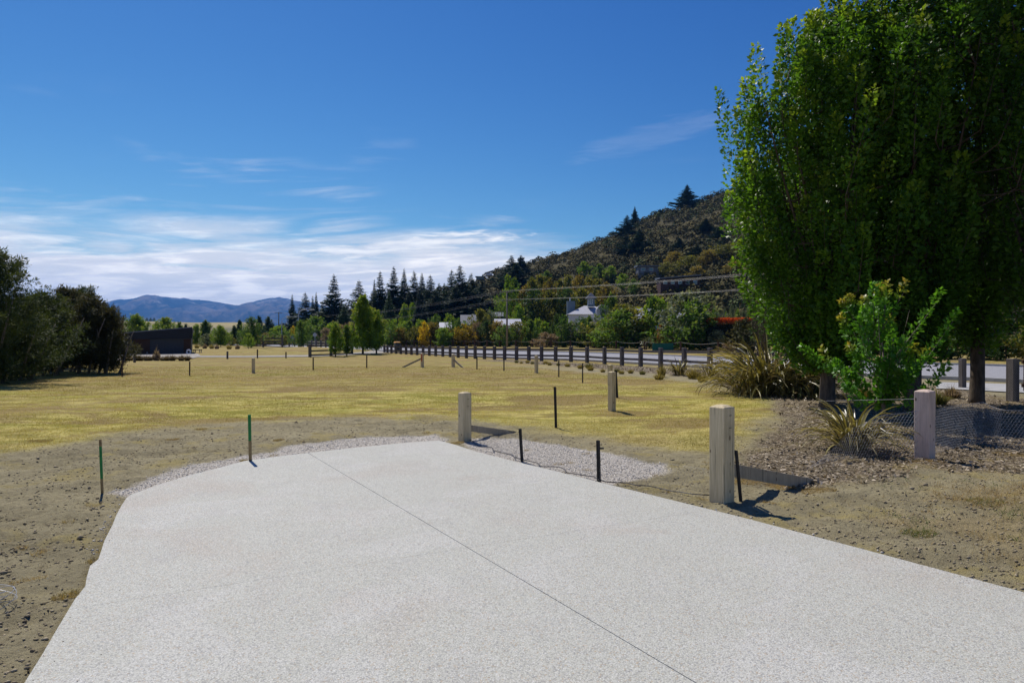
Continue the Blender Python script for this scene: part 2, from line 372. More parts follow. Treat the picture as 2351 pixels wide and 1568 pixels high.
def plume_crown(name, mat, seed, W, z0, z1, kind, npl, nl, pl, pr, lL, lW, up=.7, lump=.25, tipf=.3, surf=.55, twigs=None, thick=None, fan=None, fanup=.55):
    """crown of many upright leafy shoots filling an uneven outline; returns mesh (and twig axes)"""
    rng = np.random.default_rng(seed)
    h = rng.random(npl) ** .9; a = rng.random(npl) * 2 * math.pi
    env = prof(kind, h) * (1 + lump * 2 * fbm(a * 1.3 + seed, h * 4, seed, 3) + lump * .8 * vn(np.cos(a) * 2 + seed, h * 3 + np.sin(a) * 2, seed + 5))
    fr = np.where(rng.random(npl) < surf, .78 + .25 * rng.random(npl), np.sqrt(rng.random(npl)) * .85)
    R = W / 2 * env * fr
    c = np.stack([np.cos(a) * R, np.sin(a) * R, z0 + h * (z1 - z0)], 1)
    out = np.stack([np.cos(a), np.sin(a), np.zeros(npl)], 1)
    d = unit(out * (1 - up) * (.4 + fr[:, None]) + np.array([0, 0, 1.0]) * up + rng.normal(size=(npl, 3)) * .18)
    if fan is not None: d = unit(unit(c - np.array([0, 0, fan])) + np.array([0, 0, fanup]) + rng.normal(size=(npl, 3)) * .13)
    ln = pl * (.6 + .8 * rng.random(npl)); base = c - d * ln[:, None] * .85
    base[:, 2] = np.maximum(base[:, 2], z0 * .8)
    k = np.repeat(np.arange(npl), nl); n = len(k); t = rng.random(n) ** .8
    side = unit(np.cross(d[k], rng.normal(size=(n, 3))))
    rho = pr * ((1 - t) ** .6 * .9 + .12) * np.sqrt(rng.random(n))
    P = base[k] + d[k] * (ln[k] * t)[:, None] + side * rho[:, None] + np.array([0, 0, 1.]) * (t * t * .1 * ln[k])[:, None]
    D = side * .9 + d[k] * .6 + rng.normal(size=(n, 3)) * .35
    tint = np.clip(.5 + (rng.random(npl)[k] - .5) * .7 + (rng.random(n) - .5) * .5, 0, 1)
    tip = np.clip((t - .72) * 3, 0, 1) * (rng.random(npl)[k] < tipf) * (.4 + .6 * rng.random(n)) * sst(h[k], .1, .5)
    sc = .5 + .9 * rng.random(n)
    me = leaf_mesh(name, P, D, lL * sc, lW * sc, tint, tip, mat, rng, nref=out[k] * .55 + np.array([0, 0, .85]) + side * .35)
    return (me, base, d, ln) if twigs else me
def conifer_mesh(seed, mat, H=10.0, W=4.2, open_=.0, whorls=24, droop=.25, dens=44):
    rng = np.random.default_rng(seed); P = []; D = []
    for i in range(whorls):
        f = i / (whorls - 1); z = H * (.03 + .95 * f)
        r = W / 2 * 1.3 * ((1 - f) ** 1.05 + .02) * (.72 + .42 * rng.random())
        nb = int(7 - 3 * f) + 2
        a0 = rng.random() * 6.28
        for b in range(nb):
            if rng.random() < open_: continue
            a = a0 + b * 6.283 / nb + rng.normal() * .2; rr = r * (.55 + .6 * rng.random())
            m = max(4, int(dens * rr / (W / 2) + 4)); t = (np.arange(m) + rng.random(m)) / m; z_b = z; z = z_b + rng.normal() * .2 * (1 - f); dr_ = droop + rng.normal() * .22
            zz = z - dr_ * rr * t + (dr_ * 1.1 + .22) * rr * t ** 2.2
            o = np.array([math.cos(a), math.sin(a), 0])
            sidev = np.array([-math.sin(a), math.cos(a), 0])
            for s_ in (-1, 1, 0):
                pts = o * (rr * t)[:, None] + np.stack([0 * t, 0 * t, zz], 1)
                P.append(pts + rng.normal(size=(m, 3)) * .08)
                D.append(o * .8 + sidev * s_ * .9 + np.array([0, 0, .25]) + rng.normal(size=(m, 3)) * .25)
            z = z_b
    m = 30; P.append(np.stack([rng.normal(size=m) * .05, rng.normal(size=m) * .05, H * (.90 + .12 * rng.random(m))], 1)); D.append(np.tile([0, 0, 1.], (m, 1)) + rng.normal(size=(m, 3)) * .5)
    P = np.concatenate(P); D = np.concatenate(D); n = len(P)
    return leaf_mesh('crown', P, D, (.16 + .42 * (1 - np.clip(P[:, 2] / H, 0, 1))) * (.6 + .7 * rng.random(n)), .06 + .12 * (1 - np.clip(P[:, 2] / H, 0, 1)), np.clip(rng.random(n) * .8, 0, 1), np.zeros(n), mat, rng, nref=np.array([0, 0, 1.0]) + unit(P * [1, 1, 0]) * .5)
def trunk_mesh(H, r0, r1, mat, lean=.02, seed=0, n=8, flare=1.25):
    rr = random.Random(seed); pts = []; R = []
    for i in range(7):
        f = i / 6; pts.append((lean * H * math.sin(f * 2 + seed) + rr.uniform(-.01, .01) * H, lean * H * f * math.cos(seed), H * f - (.1 if i == 0 else 0)))
        R.append((r0 + (r1 - r0) * f) * (flare if i == 0 else 1))
    return MB().tube(pts, R, n).mesh('trunk', mat, True)

# ------------------------------------------------------------------ the lie of the land
SKY_U = [-1200, 300, 560, 620, 700, 760, 850, 950, 1050, 1095, 1150, 1205, 1300, 1420, 1500, 1570, 1640, 1700, 1800, 2000, 2300, 2700, 3400]
SKY_Y = [771, 771, 757, 745, 737, 706, 692, 668, 652, 636, 612, 594, 564, 524, 490, 464, 434, 412, 378, 348, 345, 420, 640]
R_U = [-1200, 560, 740, 950, 1100, 1205, 1500, 1700, 2000, 3400]; R_D = [260, 260, 250, 250, 270, 300, 360, 380, 400, 360]
F_U = [-1200, 560, 800, 1000, 1400, 2000, 3400]; F_D = [190, 185, 155, 140, 122, 118, 110]
def hill_z(x, y):
    x = np.asarray(x, float); y = np.maximum(np.asarray(y, float), 1.0)
    u = np.clip(CX + FPX * x / y, -1200, 3400)
    d = y
    R = np.interp(u, R_U, R_D); Fo = np.interp(u, F_U, F_D); py = np.interp(u, SKY_U, SKY_Y) + 5
    zc = np.maximum((HOR - py) * R / FPX + CAM_H - 1.2, 0)
    t = np.clip((d - Fo) / (R - Fo), 0, 1); s = t ** 1.18
    b = np.clip((d - R) / (R * .9), 0, 1); s = np.where(d > R, 1 - b * b * (3 - 2 * b), s)
    edge = sst(u, 3400, 3000) * sst(u, 420, 620)
    return zc * s * edge + (fbm(x / 26, y / 26, 3, 3) * 3.0) * sst(t, 0.02, .3) * np.minimum(1, zc / 12) * edge
MOUND = [(AX(700, 74), 74, 6.5, 7, .62), (AX(640, 84), 86, 5, 7, .35)]
def land_z(x, y):
    x = np.asarray(x, float); y = np.asarray(y, float)
    z = fbm(x / 9, y / 9, 21, 2) * .05 * sst(np.hypot(x, y), 12, 40)
    for mx, my, sx, sy, hh in MOUND:
        z = z + hh * np.exp(-((x - mx) / sx) ** 2 - ((y - my) / sy) ** 2)
    return z
def gz(x, y): return float(land_z(x, y) + hill_z(x, y))

# polygons on the ground
pad_px = [(55, 1568), (98, 1500), (128, 1448), (152, 1408), (172, 1375), (196, 1345), (199, 1325), (207, 1298), (226, 1283), (233, 1262), (240, 1240), (258, 1205), (268, 1180), (279, 1160), (290, 1143), (302, 1134),
          (370, 1110), (440, 1089), (500, 1074), (560, 1058), (640, 1047), (710, 1039), (800, 1029), (880, 1021), (950, 1014), (1008, 1011), (1040, 1019), (1100, 1038), (1170, 1056), (1280, 1082), (1370, 1105), (1500, 1137), (1700, 1186), (2000, 1265), (2351, 1359)]
pad = [G(*p).to_2d() for p in pad_px]
e1 = (pad[-1] - pad[-3]).normalized(); e0 = (pad[0] - pad[3]).normalized()
pad += [pad[-1] + e1 * 9.0, Vector((2, -8)), Vector((-2.2, -8)), pad[0] + e0 * 6.0]
def jit(p, i, a): return Vector((p[0] + math.sin(i * 12.9) * a, p[1] + math.cos(i * 7.7) * a))
def world_poly(L_): return [G(*p).to_2d() for p in L_]
gravel1 = world_poly([(258, 1128), (300, 1138), (440, 1094), (560, 1062), (710, 1043), (880, 1024), (1010, 1014), (1030, 1008), (1000, 996), (900, 998), (850, 1002), (700, 1016), (650, 1022), (640, 1032), (560, 1044), (430, 1066), (340, 1095)])
gravel2 = world_poly([(1062, 1016), (1085, 1004), (1180, 1006), (1300, 1022), (1420, 1044), (1525, 1066), (1530, 1078), (1480, 1092), (1420, 1104), (1380, 1109), (1250, 1076), (1100, 1040)])
lawn_edge = [(-600, 1062), (0, 1038), (120, 1022), (260, 1000), (400, 978), (560, 968), (700, 962), (850, 958), (1000, 958), (1060, 968), (1200, 990), (1340, 1002), (1450, 1018), (1560, 1036), (1640, 1046), (1700, 1030), (1760, 985), (1790, 945), (1770, 915), (1700, 902), (1640, 885), (1560, 872), (1450, 862), (1330, 852), (1240, 845), (1150, 838), (1080, 833), (1000, 824), (900, 812), (860, 806)]
lawn = world_poly(lawn_edge) + [Vector((AX(860, 95), 95)), Vector((-160, 95)), Vector((-160, 8))]
mulch = world_poly([(1085, 826), (1200, 833), (1340, 843), (1500, 856), (1640, 872), (1700, 900), (1775, 912), (1795, 945), (1765, 985), (1712, 1028), (1690, 1062), (1720, 1090), (1850, 1118), (2010, 1098), (2120, 1082), (2351, 1092), (2700, 1092), (2900, 960), (2600, 900), (2320, 912), (2200, 893), (2000, 868), (1800, 856), (1640, 850), (1500, 844), (1380, 836), (1250, 829), (1170, 825)])
weeds = world_poly([(2040, 1195), (2110, 1150), (2200, 1120), (2351, 1098), (2600, 1090), (2700, 1250), (2500, 1300), (2351, 1262), (2240, 1235), (2120, 1220)])

# ------------------------------------------------------------------ ground sheet
def graded(lo, hi, step, far, g):
    a = list(np.arange(lo, hi + step / 2, step)); s = step; v = a[-1]
    while v < far: s *= g; v += s; a.append(v)
    s = step; v = lo; b = []
    while v > -far: s *= g; v -= s; b.append(v)
    return np.array(b[::-1] + a)
gx = graded(-9, 9.5, .06, 11800, 1.045); gy = graded(2.2, 15, .06, 12500, 1.03)
gy = gy[(gy > -3000) & (gy < 10200)]
XX, YY = np.meshgrid(gx, gy)
def ground_fields(x, y):
    wob = fbm(x * 1.3, y * 1.3, 5, 4) * .62 + fbm(x * 6, y * 6, 9, 3) * .16
    sp_ = sdf(x, y, pad); sl = sdf(x, y, lawn) + wob * (1 + .6 * sst(y, 12, 30)); sg = np.minimum(sdf(x, y, gravel1), sdf(x, y, gravel2)) + fbm(x * 5, y * 5, 31, 3) * .10
    sm = sdf(x, y, mulch) + wob * .8; sw = sdf(x, y, weeds) + wob * 1.3
    lawnm = 1 - sst(sl, -.75, .45)
    near_dirt = (y < 40)
    far = sst(np.hypot(x, y), 34, 46)
    lawnm = np.maximum(lawnm, far)
    grav = 1 - sst(sg, -.06, .07)
    mul = (1 - sst(sm, -.25, .2)) * (1 - sst(sp_, .3, .0))
    wd = 1 - sst(sw, -.5, .4)
    return sp_, lawnm, grav, mul, wd
sp_, lawnm, grav, mul, wd = ground_fields(XX, YY)
r_ = np.hypot(XX, YY); nearf = 1 - sst(r_, 16, 30)
dirtm = (1 - lawnm) * (1 - grav)
ZZ = -.022 + nearf * (fbm(XX * 1.1, YY * 1.1, 1, 3) * .035 + dirtm * (fbm(XX * 5, YY * 5, 2, 4, .62) * .045 + np.abs(fbm(XX * 8, YY * 8, 4, 2)) * .03)
                      + lawnm * fbm(XX * 5, YY * 5, 6, 3) * .018 + grav * fbm(XX * 12, YY * 12, 8, 2) * .014)
ZZ = np.minimum(ZZ, np.where(sp_ < .25, -.006, 9)) if False else ZZ
edgeblend = sst(sp_, 0, .25); ZZ = ZZ * edgeblend + (-.022 + fbm(XX * 4, YY * 4, 33, 3) * .030) * (1 - edgeblend)
ZZ = np.where(sp_ < -.02, -.12, ZZ)
ZZ = ZZ + land_z(XX, YY)
ny, nx = XX.shape; idx = np.arange(ny * nx).reshape(ny, nx)
Fq = np.stack([idx[:-1, :-1], idx[:-1, 1:], idx[1:, 1:], idx[1:, :-1]], -1).reshape(-1, 4)
msk = np.stack([lawnm, grav, mul, wd], -1).reshape(-1, 4)

def ground_material():
    m, t, o = mat_base('ground_cover'); tcn = N(t, 'ShaderNodeTexCoord'); P = tcn.outputs['Object']
    at = N(t, 'ShaderNodeAttribute', attribute_name='msk'); se = N(t, 'ShaderNodeSeparateColor'); L(t, at.outputs['Color'], se.inputs[0])
    la, gr, mu = se.outputs; wdn = at.outputs['Alpha']
    big = NOISE(t, SCALEV(t, P, (.20, .42, 1)), 1.0, 6, .62, .9); mid = NOISE(t, SCALEV(t, P, (.9, 1.6, 1)), 1.0, 5, .6, .3)
    fine = NOISE(t, P, 16, 7, .75); vf = NOISE(t, P, 90, 3, .7)
    # lawn: olive, straw and dry brown
    lawn_c = MIXC(t, SS(t, mid, .36, .64), (.33, .29, .046), (.66, .56, .17))
    sepP = N(t, 'ShaderNodeSeparateXYZ'); L(t, P, sepP.inputs[0])
    rr = N(t, 'ShaderNodeVectorMath', operation='LENGTH'); L(t, P, rr.inputs[0])
    farbrown = M_(t, 'MULTIPLY', SS(t, M_(t, 'ADD', rr.outputs['Value'], M_(t, 'MULTIPLY', M_(t, 'SUBTRACT', big, .5), 30)), 17, 30), .85)
    lawn_c = MIXC(t, M_(t, 'MULTIPLY', SS(t, NOISE(t, SCALEV(t, P, (.7, .9, 1)), 1.0, 6, .7, 1.2), .50, .62), .55), lawn_c, (.29, .205, .085)); lawn_c = MIXC(t, farbrown, lawn_c, MIXC(t, SS(t, mid, .35, .65), (.25, .185, .062), (.40, .31, .12)))
    lawn_c = MIXC(t, M_(t, 'MULTIPLY', SS(t, big, .49, .60), .8), lawn_c, (.29, .20, .085))
    lawn_c = MIXC(t, M_(t, 'MULTIPLY', SS(t, big, .48, .36), .45), lawn_c, (.24, .25, .028))
    nearstraw = M_(t, 'MULTIPLY', SS(t, M_(t, 'ADD', rr.outputs['Value'], M_(t, 'MULTIPLY', M_(t, 'SUBTRACT', big, .5), 9)), 16, 10.5), .6)
    lawn_c = MIXC(t, nearstraw, lawn_c, MIXC(t, SS(t, fine, .35, .62), (.64, .53, .22), (.36, .28, .10)))
    lawn_c = MIXC(t, M_(t, 'MULTIPLY', SS(t, fine, .42, .66), .45), lawn_c, (.145, .110, .026))
    lawn_c = MIXC(t, M_(t, 'MULTIPLY', SS(t, vf, .55, .72), .5), lawn_c, (.43, .36, .15))
    # dirt
    dirt = MIXC(t, SS(t, mid, .3, .7), (.25, .215, .125), (.37, .32, .19))
    dirt = MIXC(t, M_(t, 'MULTIPLY', SS(t, big, .45, .62), .55), dirt, (.40, .345, .205)); dirt = MIXC(t, M_(t, 'MULTIPLY', SS(t, fine, .45, .68), .6), dirt, (.135, .108, .062))
    dirt = MIXC(t, M_(t, 'MULTIPLY', SS(t, vf, .60, .72), .6), dirt, (.40, .35, .25))
    # gravel
    vo = N(t, 'ShaderNodeTexVoronoi'); vo.inputs['Scale'].default_value = 55; L(t, P, vo.inputs['Vector'])
    vs = N(t, 'ShaderNodeSeparateColor'); L(t, vo.outputs['Color'], vs.inputs[0])
    gc = MIXC(t, vs.outputs[0], (.60, .54, .45), (.90, .84, .74)); gc = MIXC(t, SS(t, vo.outputs['Distance'], .45, .8), gc, (.28, .24, .19))
    # mulch
    vo2 = N(t, 'ShaderNodeTexVoronoi'); vo2.inputs['Scale'].default_value = 30; L(t, SCALEV(t, P, (1, 1.7, 1)), vo2.inputs['Vector'])
    v2 = N(t, 'ShaderNodeSeparateColor'); L(t, vo2.outputs['Color'], v2.inputs[0])
    mc = MIXC(t, SS(t, v2.outputs[0], .2, .95), (.14, .105, .058), (.46, .38, .265)); mc = MIXC(t, SS(t, vo2.outputs['Distance'], .4, .8), mc, (.05, .038, .026))
    mc = MIXC(t, M_(t, 'MULTIPLY', SS(t, mid, .5, .7), .5), mc, (.34, .27, .10))
    wc = MIXC(t, SS(t, fine, .4, .65), (.36, .27, .13), (.20, .16, .07))
    c = MIXC(t, la, dirt, lawn_c); c = MIXC(t, M_(t, 'MULTIPLY', wdn, .55), c, wc)
    # dirt and dry straw showing through
    c = MIXC(t, M_(t, 'MULTIPLY', M_(t, 'MULTIPLY', SS(t, NOISE(t, P, 1.1, 5, .65), .52, .66), M_(t, 'SUBTRACT', 1.0, la)), .75), c, (.37, .30, .115))
    c = MIXC(t, mu, c, mc); c = MIXC(t, gr, c, gc)
    bh = M_(t, 'ADD', M_(t, 'MULTIPLY', fine, 1.0), M_(t, 'MULTIPLY', vf, .5)); bh = M_(t, 'ADD', bh, M_(t, 'MULTIPLY', M_(t, 'MULTIPLY', vo.outputs['Distance'], gr), -.8))
    p = principled(t, c, .95, .12, bh, 1.0, .032); L(t, p.outputs[0], o.inputs[0]); return m
MT['ground'] = ground_material()
V = np.stack([XX, YY, ZZ], -1).reshape(-1, 3)
structure(link('ground', new_mesh('ground', V, Fq, MT['ground'], {'msk': msk}, smooth=True)))

# ------------------------------------------------------------------ concrete pad in four sawn slabs
def concrete_material():
    m, t, o = mat_base('exposed_aggregate'); tcn = N(t, 'ShaderNodeTexCoord'); P = tcn.outputs['Object']
    def vor(s, k='Color'):
        v = N(t, 'ShaderNodeTexVoronoi'); v.inputs['Scale'].default_value = s; L(t, P, v.inputs['Vector']); return v
    a = vor(105); b = vor(190); sa = N(t, 'ShaderNodeSeparateColor'); L(t, a.outputs['Color'], sa.inputs[0]); sb = N(t, 'ShaderNodeSeparateColor'); L(t, b.outputs['Color'], sb.inputs[0])
    base = MIXC(t, NOISE(t, P, .7, 5, .6), (.446, .440, .360), (.506, .508, .434))
    base = MIXC(t, M_(t, 'MULTIPLY', SS(t, NOISE(t, P, .45, 6, .6, .4), .52, .66), .55), base, (.43, .36, .28))
    base = MIXC(t, M_(t, 'MULTIPLY', SS(t, NOISE(t, P, 1.9, 6, .65), .52, .72), .30), base, (.35, .34, .33)); base = MIXC(t, M_(t, 'MULTIPLY', SS(t, NOISE(t, P, .9, 5, .6, .8), .50, .62), .30), base, (.60, .585, .545)); base = MIXC(t, M_(t, 'MULTIPLY', SS(t, NOISE(t, SCALEV(t, P, (1, .25, 1)), 1.4, 5, .6, .5), .57, .68), .25), base, (.41, .385, .34))
    st = MIXC(t, SS(t, sa.outputs[0], .0, 1.0), (.40, .385, .36), (.66, .645, .61))
    c = MIXC(t, M_(t, 'MULTIPLY', SS(t, a.outputs['Distance'], .62, .35), .62), base, MIXC(t, .5, st, base))
    c = MIXC(t, M_(t, 'MULTIPLY', SS(t, sa.outputs[1], .86, .90), .55), c, (.21, .215, .225))
    c = MIXC(t, M_(t, 'MULTIPLY', SS(t, sa.outputs[2], .94, .96), .6), c, (.40, .29, .17))
    c = MIXC(t, M_(t, 'MULTIPLY', SS(t, sb.outputs[1], .84, .88), .5), c, (.78, .77, .74))
    c = MIXC(t, M_(t, 'MULTIPLY', SS(t, sb.outputs[2], .88, .92), .55), c, (.20, .19, .18))
    c = MIXC(t, M_(t, 'MULTIPLY', SS(t, a.outputs['Distance'], .55, .85), .55), c, (.28, .265, .24))
    p = principled(t, c, .75, .3, M_(t, 'SUBTRACT', 1.0, a.outputs['Distance']), .45, .004); L(t, p.outputs[0], o.inputs[0]); return m
MT['pad'] = concrete_material()
def clip(poly, p, n, off):                  # keep the side n.(x-p) > off
    out = []; m = len(poly)
    for i in range(m):
        a, b = poly[i], poly[(i + 1) % m]; da = (a - p).dot(n) - off; db = (b - p).dot(n) - off
        if da >= 0: out.append(a)
        if da * db < 0: out.append(a + (b - a) * (da / (da - db)))
    return out
j1a, j1b = G(708, 1040).to_2d(), G(1600, 1568).to_2d(); j2a, j2b = G(182, 1394).to_2d(), G(1296, 1222).to_2d()
n1_ = (j1b - j1a).normalized(); n1_ = Vector((-n1_.y, n1_.x)); n2_ = (j2b - j2a).normalized(); n2_ = Vector((-n2_.y, n2_.x))
pad_e = structure(link('concrete_pad', None))
for s1 in (1, -1):
    for s2 in (1, -1):
        pl = clip(clip(pad, j1a, n1_ * s1, .0028), j2a, n2_ * s2, .0012)
        bm_ = MB().prism(pl, -.10, 0.0); link('slab', bm_.mesh('slab', MT['pad']), pad_e)

# ------------------------------------------------------------------ loose stuff on the ground (real geometry)
def lumps(name, mat, P, S, seed, squash=.6, tint=None):
    rng = np.random.default_rng(seed); n = len(P)
    base = np.array([[1, 0, 0], [0, 1, 0], [-1, 0, 0], [0, -1, 0], [0, 0, 1], [0, 0, -1]], float)
    F0 = np.array([[0, 1, 4], [1, 2, 4], [2, 3, 4], [3, 0, 4], [1, 0, 5], [2, 1, 5], [3, 2, 5], [0, 3, 5]])
    Vb = base[None] * (.6 + .8 * rng.random((n, 6, 1))) + rng.normal(size=(n, 6, 3)) * .18
    a = rng.random(n) * 6.28; c, s = np.cos(a), np.sin(a)
    x = Vb[..., 0] * c[:, None] - Vb[..., 1] * s[:, None]; y = Vb[..., 0] * s[:, None] + Vb[..., 1] * c[:, None]
    Vb = np.stack([x, y * .8, Vb[..., 2] * squash], -1) * S[:, None, None] + P[:, None]
    F = (F0[None] + (np.arange(n) * 6)[:, None, None]).reshape(-1, 3)
    return new_mesh(name, Vb.reshape(-1, 3), F, mat, {'tint': np.repeat(rng.random(n) if tint is None else tint, 6)})
def tint_mat(name, a, b, rough=.95):
    m, t, o = mat_base(name); at = N(t, 'ShaderNodeAttribute', attribute_name='tint')
    tcn = N(t, 'ShaderNodeTexCoord'); nn = NOISE(t, tcn.outputs['Object'], 60, 4, .6)
    p = principled(t, MIXC(t, M_(t, 'MULTIPLY', nn, .35), MIXC(t, at.outputs['Fac'], a, b), tuple(x * .5 for x in a)), rough, .15); L(t, p.outputs[0], o.inputs[0]); return m
MT['clod'] = tint_mat('dirt_clod', (.24, .19, .115), (.50, .42, .28))
MT['stone'] = tint_mat('gravel_stone', (.58, .53, .44), (.92, .87, .78))
MT['chip'] = tint_mat('wood_chip', (.13, .09, .048), (.68, .58, .43))
def scatter(n, x0, x1, y0, y1, rng, pw=1.6):
    y = y0 * (y1 / y0) ** (rng.random(n) ** pw ** .0 if False else rng.random(n))
    x = x0 + (x1 - x0) * rng.random(n)
    # keep to a widening wedge so that distant ground is covered too
    return x * (y / y0 * .42 + .58), y
def small_z(x, y):                          # the ground sheet's own height, read back from its grid
    xi = np.clip(np.searchsorted(gx, x) - 1, 0, len(gx) - 2); yi = np.clip(np.searchsorted(gy, y) - 1, 0, len(gy) - 2)
    fx = (x - gx[xi]) / (gx[xi + 1] - gx[xi]); fy = (y - gy[yi]) / (gy[yi + 1] - gy[yi])
    return (ZZ[yi, xi] * (1 - fx) + ZZ[yi, xi + 1] * fx) * (1 - fy) + (ZZ[yi + 1, xi] * (1 - fx) + ZZ[yi + 1, xi + 1] * fx) * fy
rng = np.random.default_rng(77)
x, y = scatter(190000, -8, 9, 2.4, 15, rng); s_, la_, gr_, mu_, wd_ = ground_fields(x, y)
k = ((s_ > .03) | ((s_ > -.35) & (rng.random(len(x)) < .10 * np.exp(np.minimum(s_, 0) * 11)))) & (la_ < .5) & (gr_ < .4) & (mu_ < .5) & ((fbm(x * .9, y * .9, 91, 3) + rng.random(len(x)) * .9) > .30)
x, y = x[k][:60000], y[k][:60000]; S = .005 + .014 * rng.random(len(x)) ** 3 + np.where(rng.random(len(x)) < .006, .016, 0); so_ = sdf(x, y, pad); S = np.where(so_ < .03, .003 + .002 * rng.random(len(x)), S)
stuff(link('dirt_clods', lumps('dirt_clods', MT['clod'], np.stack([x, y, np.where(so_ < .005, .001, small_z(x, y)) + S * .25], 1), S, 3)), 'small crumbled clods lying on the bare dirt around the concrete', 'dirt clods')
x, y = scatter(70000, -7, 8, 5.5, 14, rng); s_, la_, gr_, mu_, wd_ = ground_fields(x, y)
k = (s_ > .0) & ((gr_ > .2 + .5 * rng.random(len(x))) | ((gr_ > .0) & (rng.random(len(x)) < .25)) | ((s_ < .12) & (rng.random(len(x)) < .25))); x, y = x[k], y[k]; S = .006 + .010 * rng.random(len(x)) ** 2
stuff(link('gravel', lumps('gravel', MT['stone'], np.stack([x, y, small_z(x, y) + S * .3], 1), S, 4)), 'pale loose gravel strip and patch along the far edge of the concrete', 'gravel')
x = rng.uniform(-5, 22, 150000); y = 8.0 + 36 * rng.random(150000) ** 1.5; s_, la_, gr_, mu_, wd_ = ground_fields(x, y)
k = mu_ > .3 + .5 * rng.random(len(x)); x, y = x[k][:26000], y[k][:26000]; n = len(x)
P = np.stack([x, y, small_z(x, y) + .008 + .02 * rng.random(n)], 1); D = rng.normal(size=(n, 3)) * [1, 1, .28]
Lc = (.025 + .05 * rng.random(n) ** 2) * (1 + .5 * sst(y, 12, 30))
def chips(name, mat, P, D, Ls, rng):
    n = len(P); D = unit(D); S = unit(np.cross(D, np.array([0, 0, 1.]) + rng.normal(size=(n, 3)) * .35)); U = np.cross(S, D)
    Ls = Ls[:, None]; Wd = Ls * (.28 + .25 * rng.random((n, 1))); T = .004
    V = np.stack([P - D * Ls / 2 - S * Wd / 2, P + D * Ls / 2 - S * Wd / 3, P + D * Ls / 2.2 + S * Wd / 2, P - D * Ls / 2 + S * Wd / 2.5,
                  P + U * T + D * 0, ], 1)
    F0 = np.array([[0, 1, 4], [1, 2, 4], [2, 3, 4], [3, 0, 4]])
    F = (F0[None] + (np.arange(n) * 5)[:, None, None]).reshape(-1, 3)
    return new_mesh(name, V.reshape(-1, 3), F, mat, {'tint': np.repeat(rng.random(n) ** 1.4, 5)})
stuff(link('bark_mulch', chips('bark_mulch', MT['chip'], P, D, Lc, rng)), 'pale shredded bark mulch covering the planting bed under the trees', 'bark mulch')
# grass blades on the dry lawn
def blades(name, mat, x, y, hgt, wid, tint, tip, rng, lean=.5):
    n = len(x); P = np.stack([x, y, small_z(x, y) - .003], 1)
    D = unit(rng.normal(size=(n, 3)) * [lean, lean, .1] + [0, 0, 1.0]); S = unit(np.cross(D, rng.normal(size=(n, 3))))
    V = np.stack([P - S * wid[:, None] / 2, P + S * wid[:, None] / 2, P + D * hgt[:, None]], 1)
    return new_mesh(name, V.reshape(-1, 3), np.arange(n * 3).reshape(n, 3), mat, {'tint': np.repeat(tint, 3), 'tip': np.repeat(tip, 3)})
n = 330000
y = 8.2 * (40 / 8.2) ** (rng.random(n) ** .85); x = rng.uniform(-.80, .72, n) * y
s_, la_, gr_, mu_, wd_ = ground_fields(x, y); k = (la_ > .35 + .6 * rng.random(n)) & (s_ > .05) & (mu_ < .5) & (gr_ < .3); x, y = x[k], y[k]; n = len(x)
dens = fbm(x * .8, y * .8, 55, 3); k = dens + rng.random(n) * .8 > .12; x, y = x[k], y[k]; n = len(x)
gn = fbm(x * .35, y * .7, 61, 3); 
stuff(link('grass', blades('grass', FO['grass'], x, y, (.018 + .028 * rng.random(n)) * (1 + .3 * sst(y, 14, 36)), .004 + y * .00030, np.clip(.45 + gn * .9 + (rng.random(n) - .5) * .6 - .25 * sst(y, 18, 34), 0, 1), np.clip(sst(-gn, .05, .5) * .7 * (rng.random(n) < .6), 0, 1), rng, .8)),
      'short parched yellow grass of the open lawn', 'grass')
n = 110000; x = rng.uniform(2.5, 14, n); y = rng.uniform(4.5, 12, n); s_, la_, gr_, mu_, wd_ = ground_fields(x, y)
k = ((wd_ > .2 + rng.random(n) * .6) | ((la_ < .4) & (x > 3.5) & (rng.random(n) < .10))) & (fbm(x * 2.2, y * 2.2, 71, 3) + rng.random(n) * .3 > .06) & (s_ > .1); x, y = x[k], y[k]; n = len(x)
gcl = sst(fbm(x * 1.8, y * 1.8, 73, 2), .12, .3)
stuff(link('weeds', blades('weeds', FO['weed'], x, y, .03 + .07 * rng.random(n) ** 1.5, np.full(n, .0045), rng.random(n), gcl * (rng.random(n) < .85), rng, .8)), 'dry reddish weeds with green tufts on the dirt at the lower right', 'weeds')
# scattered little tufts on the dirt and round the post feet
def tuft_xy(c, r, n, rng): a = rng.random(n) * 6.28; d = np.sqrt(rng.random(n)) * r; return c[0] + np.cos(a) * d, c[1] + np.sin(a) * d * .8
TX = []; TY = []; TT = []
for (px, py, r, g_) in [(228, 1284, .10, .3), (155, 1362, .10, .3), (92, 1010, .2, .2), (460, 985, .12, .2), (640, 1010, .1, .2), (395, 1008, .12, .1), (2110, 1058, .2, 0), (2150, 1056, .14, 0), (1640, 1075, .10, .2), (1010, 1020, .2, .1), (1045, 1016, .15, .1), (2110, 1215, .16, .9), (2260, 1150, .2, .7), (1490, 1170, .12, .2), (1880, 1120, .2, .1), (2330, 1040, .3, .1), (1720, 1100, .25, 0), (1790, 1110, .18, 0), (560, 1055, .06, .3), (240, 1260, .06, .3)]:
    c = G(px, py); m_ = int(500 * r / .15); a, b = tuft_xy(c, r, m_, rng); TX.append(a); TY.append(b); TT.append(np.full(m_, g_))
for i in range(90):
    c = G(rng.uniform(-100, 2300), rng.uniform(985, 1330)); m_ = 50; a, b = tuft_xy(c, .07, m_, rng); TX.append(a); TY.append(b); TT.append(np.full(m_, .2 * rng.random()))
